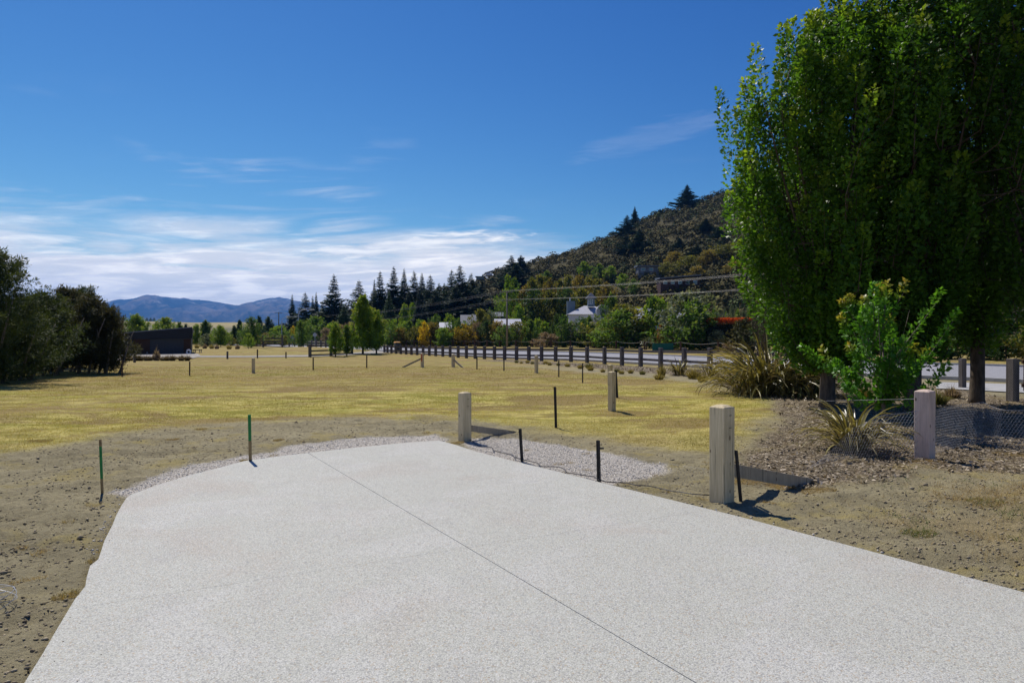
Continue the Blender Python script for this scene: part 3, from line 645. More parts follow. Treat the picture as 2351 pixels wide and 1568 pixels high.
x, y, tt = map(np.concatenate, (TX, TY, TT)); s_ = sdf(x, y, pad); k = s_ > .01; x, y, tt = x[k], y[k], tt[k]; n = len(x)
stuff(link('grass_tufts', blades('grass_tufts', FO['weed'], x, y, .02 + .035 * rng.random(n), np.full(n, .0045), rng.random(n), tt * (rng.random(n) < .7), rng, .9)), 'small scattered tufts of dry grass on the dirt', 'grass tufts')

# ------------------------------------------------------------------ road, kerbs, paths
def strip(near, far, z, name, mat, sub=6, thick=None):
    A = []; B = []
    def dens(Lp):
        out = []
        for i in range(len(Lp) - 1):
            for s in range(sub): out.append(Vector(Lp[i]).lerp(Vector(Lp[i + 1]), s / sub))
        out.append(Vector(Lp[-1])); return out
    A = dens(near); B = dens(far); V = []; F = []
    for a, b in zip(A, B):
        for kx in range(5):
            p = a.lerp(b, kx / 4); V.append((p.x, p.y, z + float(land_z(p.x, p.y)) if thick is None else z))
    for i in range(len(A) - 1):
        for kx in range(4): F.append((i * 5 + kx, i * 5 + kx + 1, (i + 1) * 5 + kx + 1, (i + 1) * 5 + kx))
    return structure(link(name, new_mesh(name, V, F, mat, smooth=True)))
def PD(px, D): return (AX(px, D), D)
MT['road'] = simple('asphalt', (.34, .335, .345), (.27, .267, .275), 5, .9, .2, bs=.2)
MT['path'] = simple('path_concrete', (.38, .35, .30), (.30, .275, .24), 3, .9, .2)
RN = [PD(300, 190), PD(600, 120), PD(800, 84), PD(882, 74), PD(1016, 62), PD(1186, 53.5), PD(1311, 49.5), PD(1428, 44.5), PD(1571, 39), PD(1699, 35), PD(2000, 30), PD(2260, 27), PD(2500, 24), PD(3400, 20)]
RF = [PD(360, 260), PD(640, 175), PD(820, 122), PD(882, 107), PD(1016, 90), PD(1186, 80), PD(1311, 74), PD(1428, 67), PD(1571, 58.5), PD(1699, 52), PD(2000, 45), PD(2260, 40), PD(2500, 36), PD(3400, 30)]
strip(RN, RF, .012, 'road', MT['road'])
def kerb(Lp, name):
    m_ = MB()
    P_ = [Vector((a, b, .055 + float(land_z(a, b)))) for a, b in Lp]
    for a, b in zip(P_[:-1], P_[1:]): m_.bar(a, b, .22, .13)
    structure(m_.obj(name, MT['kerb']))
kerb(RN, 'kerb_near'); kerb(RF, 'kerb_far')
strip([PD(360, 56.5), PD(450, 56.8), PD(560, 57), PD(710, 58.5), PD(780, 61), PD(850, 66), PD(905, 73)], [PD(360, 61), PD(450, 61), PD(560, 60), PD(710, 62), PD(790, 66), PD(845, 72), PD(880, 80)], .010, 'path', MT['path'])
strip([PD(240, 49.5), PD(300, 50), PD(380, 51), PD(440, 53), PD(462, 60)], [PD(230, 66), PD(290, 67), PD(380, 67.5), PD(438, 67.5), PD(455, 66)], .016, 'driveway', MT['path'])
strip([PD(2150, 22.8), PD(2220, 22.2), PD(2400, 20.6), PD(3000, 18)], [PD(2150, 26), PD(2220, 25.6), PD(2400, 24.2), PD(3000, 21)], .014, 'footpath', MT['kerb'])

# ------------------------------------------------------------------ hill
us = np.linspace(380, 3420, 230); ds = np.concatenate([np.linspace(100, 300, 110), np.linspace(304, 760, 70)])
UU, DD = np.meshgrid(us, ds); HX = (UU - CX) / FPX * DD; HY = DD
HZ = hill_z(HX, HY) - .35 + land_z(HX, HY) * 0
HZ = np.where(hill_z(HX, HY) < .05, -.6, HZ)
hi = np.arange(HX.size).reshape(HX.shape)
HF = np.stack([hi[:-1, :-1], hi[:-1, 1:], hi[1:, 1:], hi[1:, :-1]], -1).reshape(-1, 4)
MT['hill'] = simple('hill_soil', (.10, .085, .036), (.055, .050, .022), .12, .95, .1, bs=.6, bd=.3)
structure(link('hill', new_mesh('hill', np.stack([HX, HY, HZ], -1), HF, MT['hill'], smooth=True)))
# scrub blanket on the hill: thousands of low bushes
def scrub_field(name, mat, n, seed, sel, smin, smax, cards=66):
    rng = np.random.default_rng(seed)
    u = rng.uniform(430, 2500, n * 4); d = 118 + 300 * rng.random(n * 4) ** .75
    x = (u - CX) / FPX * d; z = hill_z(x, d); R = np.interp(u, R_U, R_D)
    k = (z > .4) & (d < R * 1.05) & sel(x, d, u, rng)
    x, d, z, u = [a[k][:n] for a in (x, d, z, u)]; n = len(x)
    S = smin + (smax - smin) * rng.random(n) ** 1.6; ht = .75 + .5 * rng.random(n)
    kk = np.repeat(np.arange(n), cards); m = len(kk)
    v = unit(rng.normal(size=(m, 3))); v[:, 2] = np.abs(v[:, 2]); bump_ = 1 + .25 * fbm(v[:, 0] * 2 + kk * 3.1, v[:, 1] * 2 + kk * 1.7, seed, 2)
    P = np.stack([x[kk] + v[:, 0] * S[kk] * bump_, d[kk] + v[:, 1] * S[kk] * bump_, z[kk] - .5 + v[:, 2] * S[kk] * ht[kk] * bump_], 1)
    vj = unit(v + [0, 0, .25] + rng.normal(size=(m, 3)) * .40); t1 = unit(np.cross(vj, rng.normal(size=(m, 3)))); t2 = np.cross(vj, t1); sz = (S[kk] * (.12 + .14 * rng.random(m)))[:, None]
    V = np.stack([P - t1 * sz, P - t2 * sz * .7 + v * sz * .15, P + t1 * sz, P + t2 * sz * .7 + v * sz * .25], 1)
    bt = np.clip(.45 + fbm(x / 30, d / 30, seed + 1, 3) * .8 + (rng.random(n) - .5) * .7, 0, 1)
    me = new_mesh(name, V.reshape(-1, 3), np.arange(m * 4).reshape(m, 4), mat, {'tint': np.repeat(np.clip(bt[kk] + (rng.random(m) - .5) * .25, 0, 1), 4), 'tip': np.repeat((rng.random(n) < .12)[kk] * .6, 4)})
    return link(name, me)
stuff(scrub_field('hillside_scrub', FO['scrub'], 6600, 5, lambda x, d, u, r: np.ones(len(x), bool), .9, 2.5), 'dark brown kanuka scrub blanketing the steep hill', 'scrub')
stuff(scrub_field('green_scrub', FO['scrub_g'], 1500, 6, lambda x, d, u, r: (fbm(x / 22, d / 22, 44, 3) > .10), .9, 2.6, 60), 'patches of greener bushes scattered through the hillside scrub', 'scrub')
stuff(scrub_field('olive_scrub', FO['scrub_o'], 700, 8, lambda x, d, u, r: ((u > 1480) & (hill_z(x, d) > 10) & (hill_z(x, d) < 34)) | ((u > 1080) & (u < 1500) & (hill_z(x, d) > 2) & (hill_z(x, d) < 13) & (r.random(len(x)) < .5)), 1.3, 3.0, 70), 'golden olive shrubs low on the right of the hill', 'scrub')

# ------------------------------------------------------------------ mountains and the dry terrace
MU = [-3500, -1200, -400, 0, 150, 235, 290, 335, 370, 440, 500, 545, 575, 600, 640, 680, 740, 800, 900, 1000, 1100, 1500, 2600]
MY = [757, 742, 716, 706, 697, 694, 688, 678, 681, 687, 693, 701, 694, 687, 683, 692, 700, 712, 722, 736, 748, 762, 766]
us = np.linspace(-3400, 2500, 620); ts = np.linspace(0, 1.25, 90); UU, TT_ = np.meshgrid(us, ts)
D0 = 6200 + 3000 * TT_; MX = (UU - CX) / FPX * D0
crest = (HOR - np.interp(UU, MU, MY)) * 9200 / FPX + CAM_H + fbm(UU / 34, UU * 0 + 3, 47, 4, .6) * 22 * sst((HOR - np.interp(UU, MU, MY)), 5, 40)
hz = np.where(TT_ <= 1, TT_ ** .85, 1 - (TT_ - 1) * 2.2)
rid = 1 - np.abs(fbm(MX / 620, D0 / 1500, 13, 5, .55)) * 2.4; rid2 = fbm(MX / 200, D0 / 600, 15, 4, .6)
MZ = crest * hz * (1 + 0 * rid) + (rid * 130 - 80 + rid2 * 85) * np.sin(np.clip(TT_, 0, 1) * math.pi) ** .8 * sst(crest, 20, 160) + (np.abs(fbm(MX / 330, D0 / 800, 29, 4, .6)) * -70 + 14) * np.sin(np.clip(TT_, 0, 1) * math.pi) ** .6 * sst(crest, 20, 160) + fbm(MX / 110, D0 / 300, 19, 3) * 9 * sst(crest, 20, 150)
MZ = np.where(TT_ <= 0, -3, MZ)
mi = np.arange(MX.size).reshape(MX.shape); MF = np.stack([mi[:-1, :-1], mi[:-1, 1:], mi[1:, 1:], mi[1:, :-1]], -1).reshape(-1, 4)
def mountain_mat():
    m, t, o = mat_base('mountain_rock'); tcn = N(t, 'ShaderNodeTexCoord'); P = tcn.outputs['Object']
    a = NOISE(t, SCALEV(t, P, (1, .5, 1.2)), .0016, 8, .62, .6); b = NOISE(t, SCALEV(t, P, (1, .35, .5)), .006, 7, .65, .8)
    c = MIXC(t, SS(t, a, .42, .58), (.020, .024, .018), (.185, .140, .095)); c = MIXC(t, M_(t, 'MULTIPLY', SS(t, b, .46, .58), .75), c, (.014, .018, .014))
    se = N(t, 'ShaderNodeSeparateXYZ'); L(t, P, se.inputs[0])
    hi_ = SS(t, se.outputs[2], 230, 470); c = MIXC(t, M_(t, 'MULTIPLY', SS(t, b, .56, .64), M_(t, 'MULTIPLY', hi_, .7)), c, (.36, .33, .30))
    p = principled(t, c, .95, .05, b, .8, 20); L(t, p.outputs[0], o.inputs[0]); return m
structure(link('mountains', new_mesh('mountains', np.stack([MX, D0, MZ], -1), MF, mountain_mat(), smooth=True)))
us = np.linspace(-900, 900, 140); ds = np.linspace(330, 900, 50); UU, DD = np.meshgrid(us, ds)
top = np.interp(UU, [-900, 100, 250, 300, 430, 445, 600, 640, 700, 900], [744, 738, 737.5, 736.5, 739.5, 740, 739, 752, 768, 772]); TZ = ((HOR - top) * 560 / FPX + CAM_H) * sst(DD, 380, 545) * (1 - sst(DD, 700, 880)) - .6
TX_ = (UU - CX) / FPX * DD
ti = np.arange(UU.size).reshape(UU.shape); TF = np.stack([ti[:-1, :-1], ti[:-1, 1:], ti[1:, 1:], ti[1:, :-1]], -1).reshape(-1, 4)
MT['terrace'] = simple('dry_pasture', (.36, .30, .15), (.15, .15, .09), .012, .95, .1)
structure(link('terrace', new_mesh('terrace', np.stack([TX_, DD, TZ], -1), TF, MT['terrace'], smooth=True)))

# ------------------------------------------------------------------ timber posts
def post_mesh(wd, ht, mat, cap=.34, bev=.0):
    h = wd / 2; ch = wd * cap; c = h - ch * .8; m_ = MB(); z1 = ht - ch * .38
    V = [(-h, -h, -.15), (h, -h, -.15), (h, h, -.15), (-h, h, -.15), (-h, -h, z1), (h, -h, z1), (h, h, z1), (-h, h, z1), (-c, -c, ht), (c, -c, ht), (c, c, ht), (-c, c, ht)]
    F = [(3, 2, 1, 0), (0, 1, 5, 4), (1, 2, 6, 5), (2, 3, 7, 6), (3, 0, 4, 7), (4, 5, 9, 8), (5, 6, 10, 9), (6, 7, 11, 10), (7, 4, 8, 11), (8, 9, 10, 11)]
    m_.add(V, F); return m_.mesh('post', mat, False, .006)
def timber_post(px, pbase, ptop, wpx, rz, label, mat='post', brace=None, staples=False, group='timber posts of the unfinished boundary fence', name='timber_post'):
    D = DB(pbase); D += .12 * wpx * D / FPX * 5 * .2; x = AX(px, D); h = ZT(ptop, D) + .005
    wd = wpx * D / FPX / 1.38; z = gz(x, D) - .02
    t = thing(name, label, 'post', (x, D, z), 0, group)
    link('post', post_mesh(wd, h - z, MT[mat]), t, rot=(0, 0, rz))
    if brace:
        gp, z0, bw, bh = brace; e = G(*gp); a = Vector((0, 0, z0)); b = Vector((e.x - x, e.y - D, -.035)); d = (b - a).normalized()
        MB().bar(a + d * wd * .45, b, bw, bh).obj('brace', MT['brace'], t, bevel=.003)
    if staples:
        R_ = Matrix.Rotation(rz, 3, 'Z')
        for zz in staples:
            p = R_ @ Vector((-.005, -wd / 2 - .004, zz)); q_ = R_ @ Vector((.03, -wd / 2 - .004, zz + .002))
            MB().tube([p, q_], .0028, 5).obj('staple', MT['steel_dark'], t)
    return t
RZ = math.radians(36)
timber_post(1658, 1150, 930, 56, RZ, 'thick pale timber post nearest the camera beside the concrete with a sloping brace board', brace=((1862, 1101), .36, .045, .14), staples=(.93, .80))
timber_post(1067, 1012, 900, 31, RZ, 'timber post at the far corner of the concrete with a brace on its right', brace=((1182, 990), .24, .045, .11), staples=(.72, .6))
timber_post(2124, 1050, 895, 45, RZ, 'pinkish timber post on the bark mulch bed with netting fixed to both sides', 'post_pink')
timber_post(1405, 942, 853, 18.5, RZ, 'slim tall timber post in the middle of the dry lawn with a black stake behind')
timber_post(1401, 882, 837, 12, RZ, 'timber post whose top shows just behind the slim lawn post')
timber_post(1231.5, 855.5, 816, 9, RZ, 'timber post on the lawn in front of the power pole and road fence')
timber_post(581.5, 855.5, 822, 8.5, RZ, 'lone timber post on the lawn on the left side')
timber_post(969.5, 842.5, 811, 8, RZ, 'timber post with orange paint mark and brace board sloping to the left', brace=((922.5, 842.5), .52, .05, .10))
timber_post(1040.5, 842, 813, 8.5, RZ, 'timber post with brace board sloping down to its right', brace=((1064, 843), .44, .05, .10))
_p = [o for o in bpy.data.objects if o.get('label', '').startswith('timber post with orange')][0]
MB().box((0, 0, .55), (.05, .012, .42)).obj('paint_mark', MT['orange_paint'], _p, loc=(-.02, -.16, 0))
timber_post(308.7, 832, 813, 7, RZ, 'grey timber post at the left end of the shrub row before the shed', 'post_grey')
timber_post(522, 823, 806.6, 5, RZ, 'grey timber post beside the pale path right of the shed', 'post_grey')
# paint mark on the green pegs and the marker pegs
def stake(px0, py0, px1, py1, wpx, mat, label, kind='stake', parts=None, group='black steel stakes of the netting fence', yshape=False):
    b = G(px1, py1); D = b.y; top = Vector((AX(px0, D), D, ZT(py0, D))); wd = max(wpx * D / FPX, .02); b.z = -.05 + gz(b.x, b.y)
    t = thing(kind, label, 'stake', b, 0, group); v = top - b
    if parts:
        for nm, f0, f1, mt in parts: MB().bar(v * f0, v * f1 + Vector((0, 0, 0)), wd, wd * .6).obj(nm, MT[mt], t)
    else:
        m_ = MB(); d = v
        if yshape:
            for a in (90, 210, 330):
                o_ = Vector((math.cos(math.radians(a)), math.sin(math.radians(a)), 0)) * wd * .27
                Mx = Matrix.Rotation(math.radians(a), 3, 'Z'); q2 = v.normalized()
                V = []
                for e in (Vector((0, 0, 0)), v):
                    for k2 in ((0, -.003), (wd * .55, -.003), (wd * .55, .003), (0, .003)): V.append(e + Mx @ Vector((k2[0], k2[1], 0)))
                m_.add(V, [(0, 1, 2, 3), (4, 7, 6, 5), (0, 4, 5, 1), (1, 5, 6, 2), (2, 6, 7, 3), (3, 7, 4, 0)])
        else: m_.tube([(0, 0, 0), v], wd / 2, 6)
        m_.obj('shaft', MT[mat], t)
    return t
stake(229, 1009, 235, 1131, 5.5, 'stake_wood', 'thin wooden peg painted green on the left dirt', 'marker_peg', [('foot', 0, .32, 'stake_wood'), ('painted_top', .32, .88, 'green_paint'), ('tip', .88, 1, 'stake_wood')], 'painted survey pegs')
stake(572, 952, 575, 1058, 7.5, 'stake_wood', 'green topped wooden peg at the gravel edge of the concrete', 'marker_peg', [('boot', 0, .10, 'steel_dark'), ('foot', .10, .48, 'stake_wood'), ('painted_top', .48, 1, 'green_paint')], 'painted survey pegs')
stake(1274, 888, 1276.5, 979, 6, 'steel_dark', 'black stake standing alone on the lawn right of the corner post', yshape=True)
stake(1194, 984, 1199, 1057, 7, 'steel_dark', 'black stake on the gravel patch, left of the two by the concrete edge', yshape=True)
st = stake(1373, 1011, 1375, 1102, 9, 'steel_dark', 'black stake with a small bracket at the front of the gravel patch', yshape=True)
MB().box((.035, 0, ZT(1020, 8.3)), (.05, .012, .02)).obj('bracket', MT['steel_dark'], st)
stake(1690, 1034, 1701, 1148, 8, 'steel_dark', 'black stake leaning right beside the nearest timber post', yshape=True)
stake(1413.5, 850, 1417, 912, 5.5, 'steel_dark', 'black stake leaning just behind the slim lawn post', yshape=True)
for px, a, b, lb in [(1337.7, 833.5, 877.5, 'dark stake on the lawn left of the slim timber post'), (1283, 827, 864.5, 'dark stake on the lawn between the slim post and the post before the power pole'),
                     (1157, 823, 850.6, 'thin dark stake on the lawn below the power pole'), (1095, 818.5, 846.7, 'thin dark stake right of the braced timber post')]:
    stake(px, a, px, b, 3.2, 'steel_dark', lb)
for px, a, b, lb in [(842, 816, 844.5, 'thin rusty stake on the lawn in front of the tallest roadside tree'), (719, 820.5, 849.6, 'thin rusty stake on the lawn below the short rail fence'), (435.4, 830, 860.5, 'thin rusty stake on the lawn in front of the shed corner'),
                     (280.5, 827, 862, 'thin rusty stake at the right edge of the dark trees'), (591, 802, 821.5, 'thin rusty stake left of the dark pit'), (656.5, 808, 821.5, 'thin rusty stake at the path edge below the grassy mound')]:
    stake(px, a, px, b, 3.0, 'steel_brown', lb, group='thin rusty stakes along the far side of the lawn')
stake(116.5, 822, 117, 857, 4, 'galv', 'pale grey stake in front of the dark left trees', group=None)

# ------------------------------------------------------------------ road fence: posts and two rails
FP = [882.5, 889.5, 898.6, 909.2, 920.1, 932.3, 944.5, 957.5, 971.4, 985.6, 1000.3, 1016.5, 1033.4, 1051.9, 1070.8, 1090.9, 1112.3, 1135.3, 1158.6, 1185.9, 1214.2, 1243.4, 1275.8, 1311, 1348, 1388, 1428, 1471, 1517, 1571, 1630, 1699, 1780, 1870, 1975]
FD = np.interp(FP, [882, 920, 944, 1016, 1071, 1135, 1186, 1214, 1276, 1311, 1348, 1388, 1428, 1471, 1517, 1571, 1630, 1699, 2100], [71.4, 66.9, 64.5, 59, 54.8, 51.8, 50.3, 49.3, 47.9, 46.8, 45.1, 43.1, 41.2, 39.4, 37.6, 35.6, 33.7, 31.6, 25.5])
FT = np.interp(FP, [882, 1016, 1186, 1311, 1428, 1517, 1630, 2100], [793.2, 794, 796, 796.2, 797.3, 799, 799, 806])
fence = thing('road_fence', 'long weathered post and two rail timber fence between lawn and road', 'fence')
pts = [Vector((AX(u, d), d, gz(AX(u, d), d))) for u, d in zip(FP, FD)]
pm = post_mesh(.20, 1.08, MT['post_grey'], .12)
hts = [min(ZT(t, d), 1.2) for t, d in zip(FT, FD)]
for i, p in enumerate(pts):
    d = (pts[min(i + 1, len(pts) - 1)] - pts[max(i - 1, 0)]); rz = math.atan2(d.y, d.x)
    link('post', pm, fence, p, (0, 0, rz), (1, 1, hts[i] / 1.08))
for i in range(len(pts) - 1):
    a, b = pts[i], pts[i + 1]
    for f in (.80, .36):
        u_ = (b - a).normalized(); nr = Vector((u_.y, -u_.x, 0)) * 0
        MB().bar(a + u_ * .10 + Vector((0, 0, hts[i] * f + random.uniform(-.015, .015))), b - u_ * .10 + Vector((0, 0, hts[i + 1] * f + random.uniform(-.015, .015))), .055, .135).obj('rail', MT['post_grey'], fence)
# short rail fence left of the trees
t = thing('rail_fence', 'short three rail timber fence panel left of the roadside trees', 'fence')
a = Vector((AX(711.5, 58), 58, 0)); b = Vector((AX(760, 60.5), 60.5, 0)); c_ = Vector((AX(808, 66), 66, 0))
for p, hh in ((a, 1.1), (b, 1.0), (c_, 1.0)): link('post', post_mesh(.22, hh, MT['post_grey'], .12), t, p)
for p, q_ in ((a, b), (b, c_)):
    for zz in (.92, .50, .14): MB().bar(p + Vector((.1, 0, zz)), q_ + Vector((-.1, 0, zz)), .05, .13).obj('rail', MT['post_grey'], t)
# far continuation of the road fence and a small timber gateway
t = thing('distant_fence', 'distant tan post and rail fence on the road bend left of the roadside trees', 'fence')
prev = None
for i, u in enumerate([676, 686, 696, 706, 716, 726, 737, 748, 760, 772]):
    D = 118 - i * 3; p = Vector((AX(u, D), D, gz(AX(u, D), D) + .1)); link('post', pm, t, p)
    if prev is not None:
        for zz in (.8, .4): MB().bar(prev + Vector((.1, 0, zz)), p + Vector((-.1, 0, zz)), .06, .15).obj('rail', MT['brace'], t)
    prev = p
t = thing('timber_gateway', 'dark timber gate and rails with tall posts beside the far lamp post', 'gate')
D = 108
for u, hh in ((604, 1.9), (648, 2.0), (664, 2.2), (689, 2.0)): MB().box((AX(u, D), D, hh / 2), (.22, .22, hh)).obj('post', MT['post_grey'], t)
for u0, u1 in ((604, 648), (664, 689), (574, 604)):
    for zz in (.5, .95, 1.4): MB().bar((AX(u0, D) + .12, D, zz), (AX(u1, D) - .12, D, zz), .06, .2).obj('rail', MT['post_grey'], t)

# rope fence beyond the road
rp = [915.7, 932.6, 950.9, 968.9, 988.4, 1011, 1040, 1066, 1090, 1118, 1147, 1184, 1222, 1265, 1310, 1363, 1415, 1480, 1563, 1649, 1740]
rd = np.interp(rp, [900, 1020, 1222, 1265, 1363, 1450, 1563, 1649, 1740], [121, 117, 110, 107, 101, 92, 83, 77, 70])
t = thing('rope_fence', 'low fence of dark posts and slack rope before the hedge row beyond the road', 'fence')
rpm = MB().tube([(0, 0, -.1), (0, 0, 1.12)], [.13, .12], 8).mesh('post', MT['post_far'])
rpts = [Vector((AX(u, d), d, 0)) for u, d in zip(rp, rd)]
for p in rpts: link('post', rpm, t, p)
for a, b in zip(rpts[:-1], rpts[1:]):
    P_ = [a.lerp(b, s / 8) + Vector((0, 0, 1.02 - .22 * math.sin(math.pi * s / 8))) for s in range(9)]
    MB().tube(P_, .022, 5).obj('rope', MT['rope'], t)

# ------------------------------------------------------------------ wire netting and strands
def netting(path, cell, r, name, label, jitter=.006):
    """hexagonal wire netting hung along path [(x, y, zbottom, ztop)]"""
    P_ = np.array(path, float); seg = np.hypot(np.diff(P_[:, 0]), np.diff(P_[:, 1])); s_ = np.concatenate([[0], np.cumsum(seg)]); Ltot = s_[-1]
    hmax = np.max(P_[:, 3] - P_[:, 2]); rows = max(3, int(round(hmax / (cell * .86)))); cols = int(Ltot / cell)
    A = []; B = []
    for j in range(rows):
        for i in range(cols):
            off = .5 * cell * (j % 2); x0 = i * cell + off; v0 = j / rows; v1 = (j + .33) / rows; v2 = (j + 1) / rows
            A += [(x0, v0), (x0, v1), (x0, v1)]; B += [(x0, v1), (x0 + cell / 2, v2), (x0 - cell / 2, v2)]
    A = np.array(A); B = np.array(B)
    hl = np.interp(A[:, 0], s_, P_[:, 3] - P_[:, 2]); kp = np.maximum(A[:, 1], B[:, 1]) * hmax <= hl + .5 * cell; A = A[kp]; B = B[kp]
    def mp(Q):
        s = np.clip(Q[:, 0], 0, Ltot); v = np.clip(Q[:, 1], 0, 1)
        x = np.interp(s, s_, P_[:, 0]); y = np.interp(s, s_, P_[:, 1]); z0 = np.interp(s, s_, P_[:, 2]); z1 = np.interp(s, s_, P_[:, 3])
        bx = fbm(s * 2.2, v * 2.5, 3, 2) * .10 * (.3 + v)
        return np.stack([x + bx * .4, y + bx, z0 + np.minimum(v * hmax, z1 - z0) + fbm(s * 1.7, v * 1.5, 8, 2) * .03 * v], 1)
    a, b = mp(A), mp(B); d = unit(b - a); u = unit(np.cross(d, np.array([.2, 1., .1]))); w_ = np.cross(d, u); n = len(a); V = []
    for e in (a, b):
        for k3 in range(3):
            an = k3 * 2.094; V.append(e + (u * math.cos(an) + w_ * math.sin(an)) * r)
    V = np.stack(V, 1); F0 = np.array([[0, 1, 4, 3], [1, 2, 5, 4], [2, 0, 3, 5]])
    F = (F0[None] + (np.arange(n) * 6)[:, None, None]).reshape(-1, 4)
    t = thing(name, label, 'wire netting'); o = stuff(link('mesh', new_mesh('mesh', V.reshape(-1, 3), F, MT['wire']), t))
    tw = [tuple(mp(np.array([[s, 1.0]]))[0]) for s in np.linspace(0, Ltot, 40)]
    MB().tube(tw, r * 1.3, 4).obj('top_wire', MT['wire'], t); return t
post4 = G(2124, 1048); f_ = Vector((AX(2258, 11.1), 11.1, 0))
netting([(AX(1862, 9.0), 9.0, .0, .03), (AX(1905, 9.5), 9.5, .0, .12), (AX(1960, 9.75), 9.75, .0, .42), (AX(2020, 9.85), 9.85, .0, .60), (post4.x - .14, post4.y - .08, .0, .68)], .046, .0018, 'wire_netting', 'sagging hexagonal wire netting in front of the near flax, left of the pinkish post')
netting([(post4.x + .14, post4.y + .1, .0, .66), (AX(2190, 10.6), 10.6, 0, .66), (f_.x, f_.y, 0, .68), (AX(2300, 10.6), 10.6, 0, .60), (AX(2400, 10.3), 10.3, 0, .62), (AX(2560, 10.0), 10.0, 0, .6)], .046, .0018, 'wire_netting', 'folded wire netting in the tree shade right of the pinkish post')
pA = G(1067, 1010); pB = G(1658, 1146); s1 = G(1199, 1057); s2 = G(1375, 1102)
netting([(pA.x + .15, pA.y, .0, .36), (s1.x, s1.y, .0, .33), (s2.x, s2.y, .0, .30), (pB.x - .15, pB.y, .0, .34)], .045, .0007, 'wire_netting', 'very thin wire netting strung between the corner post and the nearest post')
t = thing('wire_strand', 'single taut wire running from the pinkish post towards the left tree trunk', 'wire')
MB().tube([(post4.x - .1, post4.y, .84), (AX(1880, 14), 14, .42), (AX(1905, 16.3), 16.3, .12)], .0032, 5).obj('wire', MT['wire'], t)
# gnarled bottom wire on the ground
m_ = MB(); P_ = []
for i in range(60):
    f = i / 59; q_ = [pA, s1, s2, pB]; kx = min(int(f * 3), 2); p = q_[kx].lerp(q_[kx + 1], f * 3 - kx); P_.append((p.x + .05 * math.sin(i * .9), p.y + .04 * math.cos(i * 1.3), .012 + .01 * math.sin(i * .7)))
m_.tube(P_, .006, 4); tag(m_.obj('ground_wire', MT['steel_dark']), 'loose dark wire lying along the edge between concrete and gravel patch', 'wire')
# coil of wire at the left edge
t = thing('wire_coil', 'loose coil of bright wire lying on the dirt at the left edge', 'wire coil', (AX(-62, 4.35), 4.40, 0))
for i in range(5):
    R0 = .185 - .012 * (i % 4); P_ = [(R0 * math.cos(a), R0 * math.sin(a) * .9, .03 + .012 * i + .05 * math.sin(a + i)) for a in np.linspace(0, 2 * math.pi, 30)]
    MB().tube(P_, .0020, 5, False).obj('loop', MT['galv'], t, loc=(.012 * math.sin(i * 2.1), .015 * math.cos(i * 1.3), 0))

# ------------------------------------------------------------------ flax bushes: every leaf a strap of its own
def strap(L_, w_, bend, fold=.35, n=7, droop=0):
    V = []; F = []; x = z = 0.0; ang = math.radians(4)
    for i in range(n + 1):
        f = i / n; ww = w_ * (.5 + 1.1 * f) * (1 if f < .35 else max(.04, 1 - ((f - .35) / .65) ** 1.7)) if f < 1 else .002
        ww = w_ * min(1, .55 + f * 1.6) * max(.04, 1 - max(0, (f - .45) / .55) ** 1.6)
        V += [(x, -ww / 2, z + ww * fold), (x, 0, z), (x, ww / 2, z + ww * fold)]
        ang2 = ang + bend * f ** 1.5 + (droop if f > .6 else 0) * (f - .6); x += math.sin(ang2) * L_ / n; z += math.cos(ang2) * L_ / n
    for i in range(n):
        for k in (0, 1): F.append((i * 3 + k, i * 3 + k + 1, (i + 1) * 3 + k + 1, (i + 1) * 3 + k))
    return V, F
def strap_set(mat, seed):
    out = []; rg = random.Random(seed)
    for i in range(9):
        V, F = strap(1.0, rg.uniform(.040, .060), rg.uniform(.35, 2.4), rg.uniform(.2, .5), 8, rg.uniform(0, 2.5) if i % 3 == 0 else 0)
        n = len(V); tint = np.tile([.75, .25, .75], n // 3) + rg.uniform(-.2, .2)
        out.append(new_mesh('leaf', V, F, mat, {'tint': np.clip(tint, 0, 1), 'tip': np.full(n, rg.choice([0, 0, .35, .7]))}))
    return out
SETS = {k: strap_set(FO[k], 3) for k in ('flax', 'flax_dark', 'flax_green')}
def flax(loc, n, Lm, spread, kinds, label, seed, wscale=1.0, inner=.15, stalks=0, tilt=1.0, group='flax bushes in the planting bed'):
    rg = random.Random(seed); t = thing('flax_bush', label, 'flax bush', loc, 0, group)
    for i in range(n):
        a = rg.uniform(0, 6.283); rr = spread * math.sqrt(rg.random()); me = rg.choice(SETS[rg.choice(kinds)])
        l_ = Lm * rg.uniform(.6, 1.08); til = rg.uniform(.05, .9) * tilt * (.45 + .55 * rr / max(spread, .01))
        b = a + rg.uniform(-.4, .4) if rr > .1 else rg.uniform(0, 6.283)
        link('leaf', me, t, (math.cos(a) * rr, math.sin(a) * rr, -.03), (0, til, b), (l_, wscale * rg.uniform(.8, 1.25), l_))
    for i in range(stalks):
        a = rg.uniform(0, 6.283); h = Lm * rg.uniform(1.05, 1.4); r0 = spread * .5 * rg.random(); m_ = MB()
        top = Vector((math.cos(a) * (r0 + .35), math.sin(a) * (r0 + .35), h)); base = Vector((math.cos(a) * r0, math.sin(a) * r0, 0))
        m_.tube([base, base.lerp(top, .5) + Vector((0, 0, .1)), top], [.016, .012, .006], 5)
        for k in range(14):
            p = base.lerp(top, rg.uniform(.55, 1)); q2 = p + Vector((rg.uniform(-.12, .12), rg.uniform(-.12, .12), rg.uniform(.04, .14))); m_.tube([p, q2], [.004, .012], 4)
        m_.obj('seed_stalk', MT['bark'], t)
    return t
nf = G(1968, 1036)
flax((nf.x, nf.y + .15, 0), 210, 1.02, .15, ['flax', 'flax', 'flax_dark'], 'bronze flax bush behind the netting in front of the sapling', 5, .72, tilt=1.15)
D = 21.0
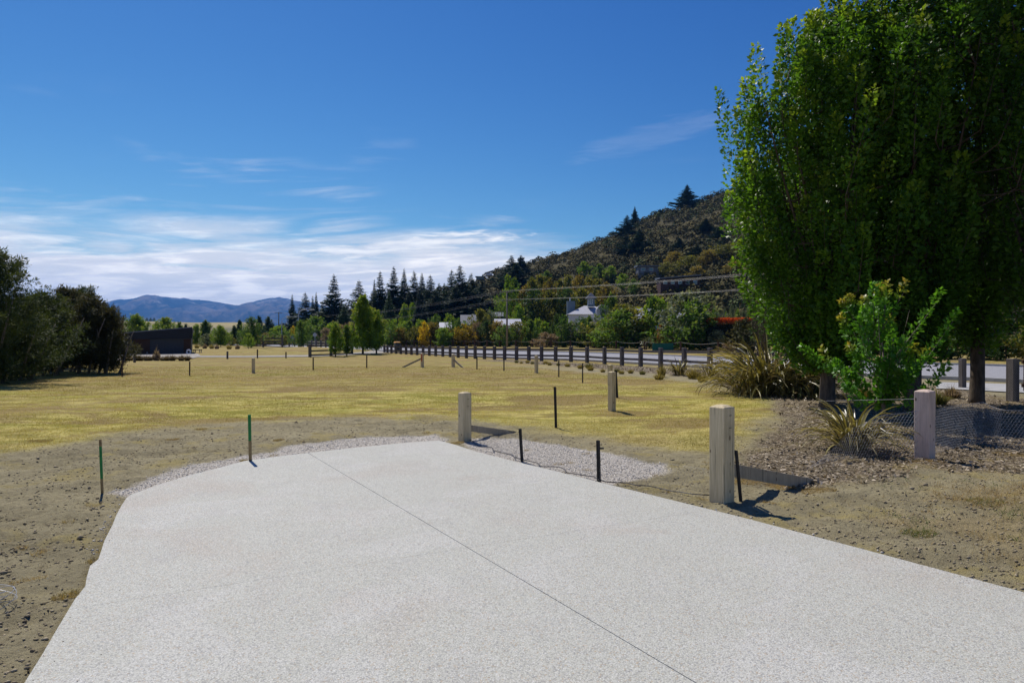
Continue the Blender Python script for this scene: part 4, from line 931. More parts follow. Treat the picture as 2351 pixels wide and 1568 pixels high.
flax((AX(1772, D), D, 0), 290, 2.35, .70, ['flax', 'flax', 'flax', 'flax_green', 'flax_dark'], 'tallest flax bush with seed stalks in the huge clump left of the big trees', 8, 1.15, stalks=14, tilt=1.1)
flax((AX(1722, D), D - .2, 0), 230, 1.75, .50, ['flax', 'flax', 'flax', 'flax_dark'], 'flax bush at the left side of the huge clump, leaning over the lawn edge', 18, 1.1, stalks=5, tilt=1.4)
flax((AX(1828, D), D - .3, 0), 230, 1.65, .50, ['flax', 'flax_green', 'flax_dark'], 'darker flax bush at the right side of the huge clump', 19, 1.1, stalks=3, tilt=1.4)
flax((AX(1562, 31), 31, 0), 70, .95, .28, ['flax_dark', 'flax_dark', 'flax'], 'small dark flax bush by the road fence, farther from the huge flax', 9, 1.3)
flax((AX(1632, 28.5), 28.5, 0), 60, .95, .22, ['flax_dark', 'flax_dark', 'flax'], 'small dark flax bush next to the huge flax', 10, 1.3)
flax((AX(1300 * 0 + 1870, 19.5), 19.5, 0), 70, .9, .35, ['flax_green', 'flax_dark'], 'low dark green flax tucked against the left tree trunk', 12, 1.3, tilt=1.4)

# ------------------------------------------------------------------ tussocks
def tussock_mesh(mat, seed, n=260, H=1.0, W=.9, wid=.02, lean=.75):
    rg = np.random.default_rng(seed); a = rg.random(n) * 6.283; r = np.sqrt(rg.random(n)); b = np.stack([np.cos(a) * r * .30, np.sin(a) * r * .30, np.zeros(n)], 1)
    lf = r * lean * .8 + rg.normal(size=n) * .1; h = H * (.55 + .45 * rg.random(n)) * (1.05 - .45 * r)
    d = np.stack([np.cos(a) * lf, np.sin(a) * lf, np.ones(n)], 1); mid = b + d * h[:, None] * .55; tipp = b + d * h[:, None] * [1.5, 1.5, .0] + np.stack([0 * h, 0 * h, h * (1.0 - .62 * r)], 1)
    s = unit(np.cross(d, rg.normal(size=(n, 3)))) * wid / 2
    V = np.stack([b - s, b + s, mid + s * .8, mid - s * .8, tipp], 1); F = []
    for i in range(n): F += [(i * 5, i * 5 + 1, i * 5 + 2, i * 5 + 3), (i * 5 + 3, i * 5 + 2, i * 5 + 4)]
    V = V.reshape(-1, 3); return new_mesh('blades', V, F, mat, {'tint': np.repeat(rg.random(n), 5), 'tip': np.tile([0, 0, .3, .3, .9], n)})
TM = {'y': tussock_mesh(FO['tuss'], 1, 260, 1, .9, .028), 'g': tussock_mesh(FO['tuss_g'], 2, 260, 1, .9, .028), 'b': tussock_mesh(FO['tuss_b'], 3, 340, 1, 1.2, .045, 1.15), 't': tussock_mesh(FO['tan'], 4, 300, 1, 1, .04, .5)}
def tuss(px, D, h, k, label, group=None, w=1.0, name='tussock'):
    x = AX(px, D); o = link(name, TM[k], None, (x, D, gz(x, D) - .02), (0, 0, px * 1.7), (h * w, h * w, h)); return tag(o, label, 'tussock grass', group)
bed = [(1186, 45.5, .32), (1197, 44.5, .26), (1211, 45, .34), (1222, 43.5, .3), (1253, 43, .4), (1262, 41.5, .34), (1282, 41, .3), (1303, 39.5, .38), (1333, 37, .4), (1352, 37.5, .5), (1356, 35, .42), (1384, 33.5, .3), (1416, 33.5, .34), (1427, 32, .32), (1448, 32.5, .34), (1475, 31.5, .34)]
for i, (u, D, h) in enumerate(bed):
    tuss(u, D, h, 'y' if i % 3 else 'g', 'small yellow tussock in the gravelly bed along the road fence, number %d from the left' % (i + 1) if False else
         'small %s tussock in the bed along the road fence, %s from the left' % ('yellow' if i % 3 else 'greenish', ['first', 'second', 'third', 'fourth', 'fifth', 'sixth', 'seventh', 'eighth', 'ninth', 'tenth', 'eleventh', 'twelfth', 'thirteenth', 'fourteenth', 'fifteenth', 'sixteenth'][i]), 'small tussocks along the road fence')
tuss(1519, 29.5, .95, 'y', 'tall narrow straw tussock by the road fence left of the small dark flax', w=.45)
tuss(1513, 28, .42, 'y', 'low bright tussock at the foot of the tall narrow one', w=1.2)
tuss(1594, 28.5, .75, 'y', 'soft yellow tussock between the two small dark flax bushes', w=1.0)
tuss(1614, 26.5, .5, 'y', 'yellow tussock in front of the second small dark flax')
tuss(2150, 17.8, .55, 'g', 'grey green grass clump in the bed between the two dark tree trunks', w=1.2)
tuss(2185, 19.5, .5, 't', 'pale dry grass clump behind the pinkish post', w=1.2)
tuss(1985, 19.5, .55, 'y', 'orange yellow grass clump behind the sapling', w=.9)
tuss(2070, 24, .6, 't', 'dry grass clump beside the road behind the sapling')
sh = [(313, 'b', .62), (322, 'b', .66), (336, 'b', .6), (345, 'b', .55), (373, 'b', .5), (383.5, 'b', .6), (396, 'b', .66), (416, 'b', .62), (430, 'b', .62)]
for i, (u, k, h) in enumerate(sh):
    tuss(u, 49.0, h, k, 'round brown tussock in the row before the shed, %s from the left' % ['first', 'second', 'third', 'fourth', 'fifth', 'sixth', 'seventh', 'eighth', 'ninth'][i], 'round tussocks before the shed', .75)
tuss(359, 49.3, 1.25, 't', 'tall grey feathery grass in the middle of the row before the shed', w=.5)
tuss(293, 49.3, .75, 't', 'wide grey grass clump beside the grey post before the shed', w=1.3)
for i, (u, D) in enumerate([(452, 100), (470, 98), (486, 97), (498, 95), (526, 92), (545, 92)]):
    tuss(u, D, 1.0, 't' if i % 2 else 'y', 'straw coloured grass clump under the far trees right of the shed, %s from the left' % ['first', 'second', 'third', 'fourth', 'fifth', 'sixth'][i], 'straw grass clumps right of the shed', .8)

# ------------------------------------------------------------------ the big trees at the right
def big_tree(px, D, H, W, z0, label, seed, npl, nl, lean=0, dirf='horn', r0=.17, lL=.11, lW=.068, name='broadleaf_tree', kind='vase', limbs=15, pl=1.15, pr=.20, up=.74, tipf=.35, bark='bark', lump=.2, fanup=.16):
    x = AX(px, D); t = thing(name, label, 'tree', (x, D, 0), 0, None)
    me, base, d, ln = plume_crown('crown', FO[dirf], seed, W, z0, H, kind, npl, nl, pl, pr, lL, lW, up, lump, tipf, .6, twigs=True, fan=z0 * .4 + .1, fanup=fanup)
    link('crown', me, t)
    rg = random.Random(seed); m_ = MB(); th = H * .93
    tr = [(0, 0, -.15), (0, 0, .12), (.02, 0, .7), (.03, .02, z0 + .6), (.05, 0, H * .4), (0, .05, H * .65), (.03, 0, th)]
    m_.tube(tr, [r0 * 1.45, r0 * 1.08, r0 * .98, r0 * .95, r0 * .6, r0 * .34, .015], 12)
    tops = []
    for i in range(limbs):
        f = .5 + .5 * rg.random(); a = i * 2.4 + rg.uniform(-.3, .3); hs_ = rg.uniform(max(z0 * .9, .9), H * .42); he = min(H * .96, hs_ + H * rg.uniform(.3, .55))
        re = W / 2 * float(prof(kind, (he - z0) / (H - z0))) * rg.uniform(.45, .85); P_ = []
        for s in range(7):
            q2 = s / 6; P_.append((math.cos(a) * re * q2 ** .75, math.sin(a) * re * q2 ** .75, hs_ + (he - hs_) * q2 ** 1.15))
        rl = r0 * .42 * rg.uniform(.7, 1.1); m_.tube(P_, [rl * (1 - .88 * s / 6) for s in range(7)], 6)
        tops.append(P_)
    m_.obj('trunk', MT[bark], t, True)
    tw = MB(); n = len(base); nodes = [Vector(p) for P_ in tops for p in P_[1:]] + [Vector((0, 0, H * f)) for f in (.3, .4, .5, .6, .7, .8)]
    arr = np.array([tuple(v) for v in nodes])
    for i in range(0, n, 2):
        b = Vector(base[i]); e = b + Vector(d[i]) * float(ln[i]) * .95
        tw.tube([b, b.lerp(e, .5), e], [.012, .008, .003], 3, False)
        dd = np.linalg.norm(arr - np.array(b), axis=1) + np.maximum(0, arr[:, 2] - b.z) * 2; j = int(np.argmin(dd))
        if dd[j] < 2.6: tw.tube([nodes[j], nodes[j].lerp(b, .5) + Vector((0, 0, -.06)), b], [.022, .016, .012], 3, False)
    tw.obj('twigs', MT[bark], t, True)
    return t
big_tree(1900, 17.0, 9.5, 5.3, 1.1, 'tall dense broadleaf tree at the left of the big group, beside the flax', 101, 440, 205, pl=1.5, pr=.30, lump=.42, up=.80, tipf=.5)
big_tree(2096, 16.2, 11.6, 3.9, 1.3, 'tall dark broadleaf tree in the middle of the big group behind the sapling', 102, 290, 215, pl=1.5, pr=.30, lump=.42, up=.80, tipf=.5)
big_tree(2243, 18.0, 12.6, 4.9, 1.7, 'broadleaf tree at the right edge with a forked dark trunk', 103, 330, 215, pl=1.5, pr=.30, lump=.42, up=.80, tipf=.5)
big_tree(2440, 15.2, 12.4, 5.2, 2.4, 'broadleaf tree mostly beyond the right frame edge, its leaves hanging into view', 104, 420, 110)
big_tree(1893, 18.6, 7.5, 3.4, 1.6, 'smaller broadleaf tree hidden behind the left big trunk', 105, 200, 100, r0=.12)
big_tree(2028, 12.6, 2.5, 2.05, .55, 'bright green sapling with orange shoot tips in front of the big trees', 106, 40, 190, dirf='sap', r0=.032, lL=.085, lW=.050, name='sapling', kind='vase', limbs=9, pl=.95, pr=.10, up=.50, tipf=.45, bark='bark_pale', lump=.6, fanup=-.05)

# ------------------------------------------------------------------ dark kanuka trees at the left
def kanuka(px, D, H, W, z0, mat, label, seed, npl=230, nl=70, kind='oval', stems=5, scale=1):
    x = AX(px, D); t = thing('kanuka_tree', label, 'tree', (x, D, 0), 0, None)
    link('crown', plume_crown('crown', FO[mat], seed, W * 1.12, z0 * .35, H, kind, int(npl * 1.15), int(nl * 1.3), 1.05, .19, .15, .030, .40, .6, .6, .72), t)
    rg = random.Random(seed); m_ = MB()
    for i in range(stems):
        a = i * 6.283 / stems + rg.uniform(-.3, .3); r1 = W * .30 * rg.random() + .3; b0 = .15 + .5 * rg.random(); P_ = [(math.cos(a) * b0, math.sin(a) * b0, -.1)]
        for s in range(1, 5): P_.append((math.cos(a + s * .12) * (b0 + r1 * s / 4) + .1, math.sin(a + s * .12) * (b0 + r1 * s / 4), H * .7 * s / 4 + rg.uniform(-.1, .1)))
        m_.tube(P_, [.062, .05, .04, .03, .012], 6)
    m_.obj('trunk', MT['bark_pale'], t, True); return t
kanuka(-28, 25.5, 4.95, 3.9, .25, 'kan_g', 'tallest dark kanuka tree at the left frame edge with loose feathery top', 201, 420, 80)
kanuka(45, 28, 3.3, 2.6, .2, 'kan_g', 'low green kanuka in front of the tallest one at the left edge', 202, 240, 70)
kanuka(105, 31, 3.6, 2.9, .7, 'kan_g', 'greenish kanuka tree with a slanting pale trunk, second in the left group', 203, 260)
kanuka(150, 34, 4.0, 3.2, .8, 'kan_b', 'brown topped kanuka tree in the middle of the left group', 204, 260)
kanuka(205, 33, 3.55, 2.8, .8, 'kan_b', 'brown kanuka tree right of the middle of the left group', 205, 240)
kanuka(252, 33, 3.0, 2.0, .45, 'kan_b', 'smallest brown kanuka tree at the right end of the left group by the shed', 206, 200)
kanuka(180, 38, 4.3, 2.8, 1.5, 'kan_g', 'darker kanuka showing above and behind the brown ones', 207, 160)
kanuka(208, 36, 4.25, .75, 2.6, 'kan_g', 'narrow kanuka spire poking up above the left group', 208, 40, 60, 'oval', 2)
kanuka(60, 37, 3.6, 3.2, .9, 'kan_b', 'shaded kanuka tree filling the gap at the back of the left group', 209, 180)

# ------------------------------------------------------------------ shrubs and trees of the middle distance
LEAF = {}
def crown_lib(mat, kind, v=0):
    k = (mat, kind, v)
    if k not in LEAF:
        kk = dict(round=(100, 34), dome=(100, 34), oval=(90, 36), cone=(90, 34), column=(100, 30), flat=(150, 26), vase=(110, 26))[kind]
        # unit size: width 1, height 1, ready to be scaled
        rngs = 300 + len(LEAF)
        LEAF[k] = plume_crown('crown', FO[mat], rngs, 1.0, .10, .97, kind, kk[0], kk[1], .24, .060, .055, .034, .50, .55, .5, .7)
    return LEAF[k]
STEM = MB().tube([(0, 0, -.05), (.005, 0, .3), (0, .01, .7)], [.022, .017, .008], 6).mesh('stem', MT['bark'], True)
def shrub(px, wpx, ytop, D, mat, kind, label, name='shrub', cat='shrub', base=None, group=None, v=0, deep=1.0, lift=0):
    x = AX(px, D); z = gz(x, D) if base is None else base; h = max(ZT(ytop, D) - z, .4); wd = wpx * D / FPX
    t = thing(name, label, cat, (x, D, z - .05), 0, group); zs = .10 - lift if False else 0
    o = link('crown', crown_lib(mat, kind, v), t, (0, 0, -.09 * h * (1 if not lift else -lift)), (0, 0, px * .77), (wd * 1.5, wd * 1.5 * deep, h * (1.08 if not lift else 1 - lift * .9)))
    link('stem', STEM, t, None, None, (max(wd, 1.2), max(wd, 1.2), h)); return t
R_ = 'hedge row beyond the rope fence'
for a in [
    (897, 38, 743, 122, 'green', 'round', 'round green shrub at the left end of the hedge row behind the wheelie bin'),
    (921, 30, 752, 121, 'rust', 'round', 'brownish shrub second in the hedge row beyond the road'),
    (940, 34, 737, 123, 'green', 'oval', 'leafy green shrub behind the left part of the road fence'),
    (957, 30, 747, 121, 'olive', 'round', 'yellowish olive shrub just left below the bright yellow one'),
    (974, 22, 737, 119, 'yellow', 'oval', 'bright yellow shrub in the hedge row'),
    (993, 44, 740, 121, 'rust', 'round', 'brown olive shrub just right of the bright yellow one'),
    (1025, 30, 750, 119, 'olive', 'round', 'low yellow olive shrub below the small white roof'),
    (1050, 46, 731, 121, 'green', 'round', 'wide green shrub right of the small white roof'),
    (1068, 44, 745, 118, 'amber', 'round', 'golden orange shrub in front of the wide green one'),
    (1095, 34, 740, 119, 'tan', 'oval', 'pale tan shrub between the golden and the dark green shrubs'),
    (1116, 30, 736, 117, 'dark', 'oval', 'dark green shrub left of the power pole'),
    (1143, 42, 737, 117, 'rust', 'round', 'rusty orange shrub just left of the power pole'),
    (1187, 46, 736, 116, 'olive', 'round', 'wide olive shrub just right of the power pole'),
    (1218, 42, 735, 114, 'green', 'oval', 'green shrub two places right of the power pole'),
    (1250, 32, 737, 113, 'lime', 'oval', 'yellow green shrub left of the dark columnar one'),
    (1254, 44, 762, 109, 'tan', 'dome', 'low grey brown shrub at the foot of the dark columnar one'),
    (1279, 28, 722, 111, 'dark', 'column', 'dark columnar evergreen shrub left of the grey green tree'),
    (1352, 34, 726, 108, 'green', 'oval', 'slender green shrub in front of the white villa'),
    (1366, 50, 752, 105, 'olive', 'round', 'low olive shrub between grey green tree and big round tree'),
    (1500, 28, 772, 95, 'dark', 'dome', 'dark low shrub under the bright green tree'),
    (1539, 30, 772, 88, 'tan', 'oval', 'dry brown shrub standing before the rope fence'),
    (1645, 38, 757, 84, 'grey', 'round', 'silvery shrub in front of the red topped hedge'),
    (1679, 32, 783, 74, 'tan', 'round', 'round tan shrub by the rope fence near the huge flax'),
    (1717, 70, 728, 72, 'kan_b', 'round', 'feathery grey brown shrub left of the big trees'),
    (1521, 36, 742, 92, 'orange', 'oval', 'shrub with orange top between the two light green trees'),
]: shrub(*a, group=R_)
fx_ = [908, 930, 948, 965, 984, 1009, 1037, 1060, 1082, 1105, 1130, 1165, 1203, 1235, 1266, 1295, 1335, 1378, 1470, 1545]
fd_ = np.interp(fx_, [900, 1222, 1363, 1563], [126, 118, 110, 93]); mt_ = ['olive', 'green', 'dark', 'rust', 'olive', 'green', 'dark', 'olive']
on_ = ['first', 'second', 'third', 'fourth', 'fifth', 'sixth', 'seventh', 'eighth', 'ninth', 'tenth', 'eleventh', 'twelfth', 'thirteenth', 'fourteenth', 'fifteenth', 'sixteenth', 'seventeenth', 'eighteenth', 'nineteenth', 'twentieth']
for i in range(20): shrub(fx_[i], 34, 750 + (i * 7) % 9, fd_[i], mt_[i % 8], 'round', 'half hidden shaded shrub in the gaps of the hedge row, %s from the left' % on_[i], group='shaded shrubs behind the hedge row')
shrub(1337, 36, 729, 107, 'green', 'round', 'green shrub under the cupola hiding the villa wall')
shrub(1296, 30, 724, 108, 'green', 'round', 'green shrub below the villa chimney')
shrub(1018, 34, 752, 117, 'lime', 'round', 'yellow green shrub under the small white cottage roof')
shrub(1160, 40, 745, 114, 'green', 'round', 'green shrub hiding the wall of the long white house behind the pole')
shrub(1315, 62, 719, 110, 'grey', 'round', 'grey green round tree with a visible trunk in front of the white villa', 'tree', 'tree', lift=.32)
shrub(1403, 44, 676, 122, 'green', 'oval', 'green tree rising right of the cupola behind the big round tree', 'tree', 'tree')
shrub(1428, 104, 699, 102, 'olive', 'round', 'big round dark olive tree right of the white villa', 'tree', 'tree', v=1)
shrub(1428, 90, 712, 99.5, 'green', 'round', 'green bushy tree overlapping the front of the big round olive tree', 'tree', 'tree', v=1)
shrub(1501, 66, 678, 101, 'lime', 'oval', 'bright green upright tree between the round olive and the large pale tree', 'tree', 'tree')
shrub(1587, 118, 670, 90, 'grey', 'round', 'largest pale grey green tree behind the road left of the red hedge', 'tree', 'tree', v=1)
shrub(1592, 100, 690, 87.5, 'green', 'round', 'green bushy lower growth in front of the largest pale tree', 'shrub', 'shrub', v=1)
for i, (u, yt, D_, m_n) in enumerate([(1790, 735, 62, 'dark'), (1850, 728, 60, 'olive'), (1920, 735, 58, 'dark'), (1985, 722, 57, 'green'), (2050, 730, 56, 'dark'), (2115, 725, 54, 'olive'), (2180, 730, 53, 'dark'), (2245, 720, 52, 'green'), (2310, 728, 50, 'dark'), (2380, 722, 48, 'olive'), (2450, 728, 47, 'dark')]):
    shrub(u, 84, yt, D_, m_n, 'round', 'shrub across the road seen through the big trees, %s from the left' % on_[i], group='shrubs across the road behind the big trees')
# hedge with red new growth: a clipped block
D = 86; t = thing('hedge', 'clipped dark hedge with bright red orange top growth', 'hedge', (AX(1671, D), D, 0), -.1)
rg = np.random.default_rng(5); n = 5200; wd = 98 * D / FPX; hh = ZT(733, D)
P = np.stack([rg.uniform(-.5, .5, n) * wd, rg.choice([-1, 1], n) * (1.0 - rg.random(n) ** 3 * .5) * 1.0, rg.random(n) * hh], 1); k = rg.random(n) < .42
P[k] = np.stack([rg.uniform(-.5, .5, k.sum()) * wd, rg.uniform(-1, 1, k.sum()), hh - rg.random(k.sum()) ** 2 * .35 + .1 * fbm(P[k, 0], P[k, 1], 3, 2)], 1)
tip = np.clip((P[:, 2] - hh * .80) / (hh * .12), 0, 1) * (rg.random(n) < .9)
link('foliage', leaf_mesh('foliage', P, rg.normal(size=(n, 3)) + [0, 0, .7], .26, .14, rg.random(n), tip, FO['red'], rg), t)
MB().box((0, 0, hh * .42), (wd * .94, 1.5, hh * .84)).obj('core', FO['red'], t)
# cabbage palm
D = 90; t = thing('cabbage_tree', 'small spiky cabbage tree in front of the bright green tree by the rope fence', 'tree', (AX(1484, D), D, 0))
MB().tube([(0, 0, 0), (.05, 0, 1.0)], [.10, .08], 7).obj('trunk', MT['bark'], t, True)
rg_ = random.Random(3)
for i in range(70): link('leaf', rg_.choice(SETS['flax_green']), t, (.05, 0, .95), (0, rg_.uniform(.1, 1.7), rg_.uniform(0, 6.28)), (1.15, 1.8, 1.15))
# teal screen
D = 84; t = thing('screen', 'teal green mesh screen behind the rope fence', 'screen', (AX(1522, D), D, 0))
MB().box((0, 0, .45), (2.6, .04, .9)).obj('cloth', MT['teal'], t)
for xx in (-1.25, 0, 1.25): MB().box((xx, .06, .5), (.07, .07, 1.0)).obj('post', MT['post_far'], t)
# saplings beside the path and trees left of the road
def young(px, wpx, ytop, ybase, mat, label, seed, D=None, lift=.10, kind='oval', nn=(230, 44)):
    D = D or DB(ybase); x = AX(px, D); z = gz(x, D); H = ZT(ytop, D) - z; W = wpx * D / FPX * 1.22; t = thing('tree', label, 'tree', (x, D, z))
    link('crown', plume_crown('crown', FO[mat], seed, W, H * lift, H, kind, int(nn[0] * .62), int(nn[1] * 1.5), H * .24, H * .045, H * .032, H * .018, .62, .5, .6, .65), t)
    link('trunk', trunk_mesh(H * .85, H * .018, .01, MT['bark'], .01, seed), t); return t
young(834, 60, 684, 813.5, 'lime', 'tallest bright green tree beside the path left of the road fence', 401, kind='cone', nn=(330, 50))
young(864, 40, 716, 812.5, 'lime', 'smaller bright green tree pressed against the right of the tallest one', 402)
young(770, 36, 742, 818.5, 'lime', 'left one of the two young green trees behind the short rail fence', 403)
young(796, 24, 748, 817, 'green', 'slim young green tree between the short rail fence tree and the tallest one', 404)
young(692, 46, 737, 800, 'green', 'dense green tree at the street lamp beside the grassy mound', 405, D=98)
young(577, 46, 731, 799, 'green', 'tall green tree above the dark pit', 406, D=105)
young(571, 30, 766, 801, 'lime', 'low yellow green tree left of the dark pit', 407, D=92)
young(507, 38, 749, 796, 'lime', 'round yellow green tree standing right of the shed with clear sky above', 408, D=110, nn=(420, 44))
young(450, 28, 746, 792, 'lime', 'narrow lime green tree touching the right end of the shed', 409, D=120)
young(472, 30, 738, 789, 'green', 'dark green bushy tree behind and right of the shed', 410, D=135, nn=(420, 44))
young(313, 56, 725, 800, 'lime', 'large round lime tree behind the left part of the shed roof', 411, D=100, nn=(420, 44), lift=.25)
young(380, 50, 731.5, 800, 'lime', 'round lime tree behind the middle of the shed roof', 412, D=104, nn=(420, 44), lift=.25)
young(412, 15, 742, 800, 'green', 'small tree top showing over the shed roof right of the middle', 413, D=110, lift=.25)
young(427, 9, 746, 800, 'dark', 'tiny dark tree top showing over the high end of the shed roof', 414, D=110, lift=.25)
young(537.8, 12, 749, 786, 'dark', 'narrow dark cypress between the round lime tree and the pit tree', 415, D=130, kind='column')
young(595, 15, 729, 780, 'conifer_green', 'small pointed dark tree on the skyline above the pit tree', 416, D=180)
young(616, 24, 730, 780, 'dark', 'round dark tree on the low skyline left of the far lamp', 417, D=185)
young(550, 16, 737, 780, 'dark', 'dark round tree at the left end of the low skyline ridge', 418, D=175)
L2 = [(476, 26, 765, 115, 'grey', 'dome'), (523, 26, 768, 125, 'olive', 'dome'), (556, 30, 758, 132, 'green', 'round'), (607, 30, 768, 128, 'olive', 'round'), (628, 32, 760, 140, 'green', 'round'), (643, 40, 748, 150, 'lime', 'round'), (668, 30, 758, 135, 'green', 'round'), (673, 12, 748, 133, 'yellow', 'round'),
      (708, 44, 742, 128, 'green', 'round'), (722, 62, 727, 150, 'green', 'dome'), (730, 30, 757, 118, 'dark', 'round'), (748, 30, 752, 117, 'tan', 'oval'), (760, 34, 742, 125, 'lime', 'round'), (782, 30, 745, 128, 'tan', 'round'), (805, 30, 740, 130, 'tan', 'round'), (880, 30, 738, 130, 'tan', 'round'), (590, 26, 770, 118, 'rust', 'dome'), (652, 22, 768, 122, 'olive', 'round')]
LW = {'grey': 'silvery grey', 'olive': 'olive', 'green': 'green', 'lime': 'yellow green', 'yellow': 'bright yellow flowering', 'dark': 'dark green', 'tan': 'brownish pink', 'rust': 'rusty brown'}
PL = ['right of the shed between two lime trees', 'behind the straw grass right of the round lime tree', 'left behind the tall pit tree', 'just above the dark pit at its left', 'above the dark pit', 'arching behind the far lamp post', 'right of the far lamp post', 'tiny, beside the far lamp post', 'behind the street lamp tree', 'wide, on the slope right of the street lamp', 'under the slope beside the round road sign',
      'right of the round road sign', 'behind the left young tree', 'tall, behind the young trees', 'between young trees and the tallest tree', 'right of the tallest tree', 'low, right of the pit tree', 'low, at the timber gateway']
for (u, w_, yt, D, m, kd), pl_ in zip(L2, PL): shrub(u, w_, yt, D, m, kd, '%s shrub %s' % (LW[m], pl_), group='mixed garden shrubs left of the road')
lx_ = [438, 458, 482, 500, 520, 534, 552, 566, 586, 600, 618, 634, 652, 664, 684, 700, 716, 736, 754, 776, 800, 820]
ln_ = on2 = ['first', 'second', 'third', 'fourth', 'fifth', 'sixth', 'seventh', 'eighth', 'ninth', 'tenth', 'eleventh', 'twelfth', 'thirteenth', 'fourteenth', 'fifteenth', 'sixteenth', 'seventeenth', 'eighteenth', 'nineteenth', 'twentieth', 'twenty first', 'twenty second']
lm_ = ['tan', 'green', 'olive', 'green', 'tan', 'lime', 'green', 'olive', 'dark', 'green', 'rust']
for i, u in enumerate(lx_): shrub(u, 30, 760 + (i * 5) % 12, 142 + (i * 7) % 12, lm_[i % 11], 'dome', '%s low shrub in the back row right of the shed, %s from the left' % ({'tan': 'tan', 'green': 'green', 'olive': 'olive', 'lime': 'lime', 'dark': 'dark', 'rust': 'rusty'}[lm_[i % 11]], ln_[i]), group='back row of shrubs left of the road')
# behind the hedge row: second line of garden trees up to the foot of the hill
L3 = [(1102, 38, 709, 135, 'olive', 'oval', 'tall pale olive tree behind the hedge left of the power pole'), (1122, 34, 712, 138, 'grey', 'round', 'rounded grey green tree just left of the power pole wires'),
      (1165, 30, 632, 160, 'lime', 'column', 'tall narrow light green poplar behind the power pole'), (1190, 32, 697, 140, 'lime', 'oval', 'young green tree on the right of the power pole below the wires'),
      (1180, 40, 640, 165, 'green', 'oval', 'tall green tree behind the narrow poplar'), (905, 30, 733, 140, 'lime', 'round', 'lime shrub behind the left end of the hedge row'), (930, 40, 738, 138, 'lime', 'dome', 'wide yellow green shrub behind the left hedge'),
      (965, 34, 735, 136, 'lime', 'round', 'yellow green shrub behind the bright yellow one'), (930, 28, 698, 155, 'lime', 'cone', 'pointed light green tree in front of the dark conifers'), (947, 20, 696, 160, 'lime', 'round', 'small lime tree left of the blue conifer'),
      (1000, 26, 722, 145, 'green', 'round', 'green shrub behind the brown olive hedge shrub'), (1030, 30, 722, 142, 'lime', 'round', 'lime shrub left of the dark grey roof'), (1470, 40, 735, 125, 'green', 'round', 'green tree in shade between villa and bright green tree'),
      (1390, 40, 735, 112, 'lime', 'round', 'yellow green shrub at the right end of the villa'), (1235, 30, 730, 128, 'lime', 'oval', 'yellow green bush behind the hedge below the eucalyptus stand')]
for a in L3: shrub(*a, name='tree', cat='tree', group='garden trees at the foot of the hill')
# eucalyptus stand under the hill
eu = [(1206, 40, 655), (1222, 44, 640), (1240, 46, 632), (1262, 44, 640), (1284, 44, 642), (1306, 48, 634), (1328, 46, 632), (1350, 44, 636), (1372, 44, 640), (1392, 36, 648), (1225, 60, 662), (1262, 60, 668), (1298, 60, 660), (1336, 60, 662)]
od = ['first', 'second', 'third', 'fourth', 'fifth', 'sixth', 'seventh', 'eighth', 'ninth', 'tenth']
for i, (u, w_, yt) in enumerate(eu):
    if i < 10: shrub(u, w_, yt, 158 + (i % 3) * 6, 'olive' if i % 3 else 'rust', 'oval', '%s brown olive eucalyptus, %s from the left in the stand above the villa' % ('tall', od[i]), 'eucalyptus_tree', 'tree', group='eucalyptus stand above the villa', v=i % 2)
    else: shrub(u, w_, yt, 148, 'olive' if i % 2 else 'dark', 'oval', 'front row eucalyptus in deep shade, %s from the left' % od[i - 10], 'eucalyptus_tree', 'tree', group='front row of the eucalyptus stand', v=i % 2)
# pale upright shrubs planted on the slope behind the red hedge
for i in range(16):
    u = 1640 + i * 9 + (i % 3) * 3; D = 118 + (i % 3) * 9; shrub(u, 13 + i % 3 * 3, 700 + (i % 4) * 5 - (6 if i > 11 else 0), D, 'grey' if i % 3 else 'lime', 'oval', 'pale upright shrub planted in rows behind the red topped hedge, %s from the left' % on_[i], group='pale shrubs in rows behind the red hedge', base=1.0, v=i % 2)
# ------------------------------------------------------------------ conifers
CM = [conifer_mesh(1, FO['conifer'], whorls=26, open_=.12), conifer_mesh(2, FO['conifer'], W=4.8, open_=.30, whorls=30, droop=.0), conifer_mesh(3, FO['conifer'], W=3.6, whorls=28, open_=.1), conifer_mesh(4, FO['conifer'], W=5.0, open_=.38, whorls=30, droop=-.25)]
CB = conifer_mesh(5, FO['conifer_blue'], W=3.6, whorls=24); CG = conifer_mesh(6, FO['conifer_green'], W=4.0, whorls=24)
CT = trunk_mesh(9.6, .16, .02, MT['bark'], .0, 1)
def conifer(px, ytop, wpx, D, mesh, label, group=None, k=1.0, base=None):
    x = AX(px, D); z = gz(x, D) if base is None else base; H = ZT(ytop, D) - z; wd = wpx * D / FPX; t = thing('conifer', label, 'tree', (x, D, z - .2), px * .7, group)
    link('crown', mesh, t, None, None, (wd / 2.55 * k, wd / 2.55 * k, H / 10)); link('trunk', CT, t, None, None, (max(.6, wd / 4.3), max(.6, wd / 4.3), H / 10)); return t
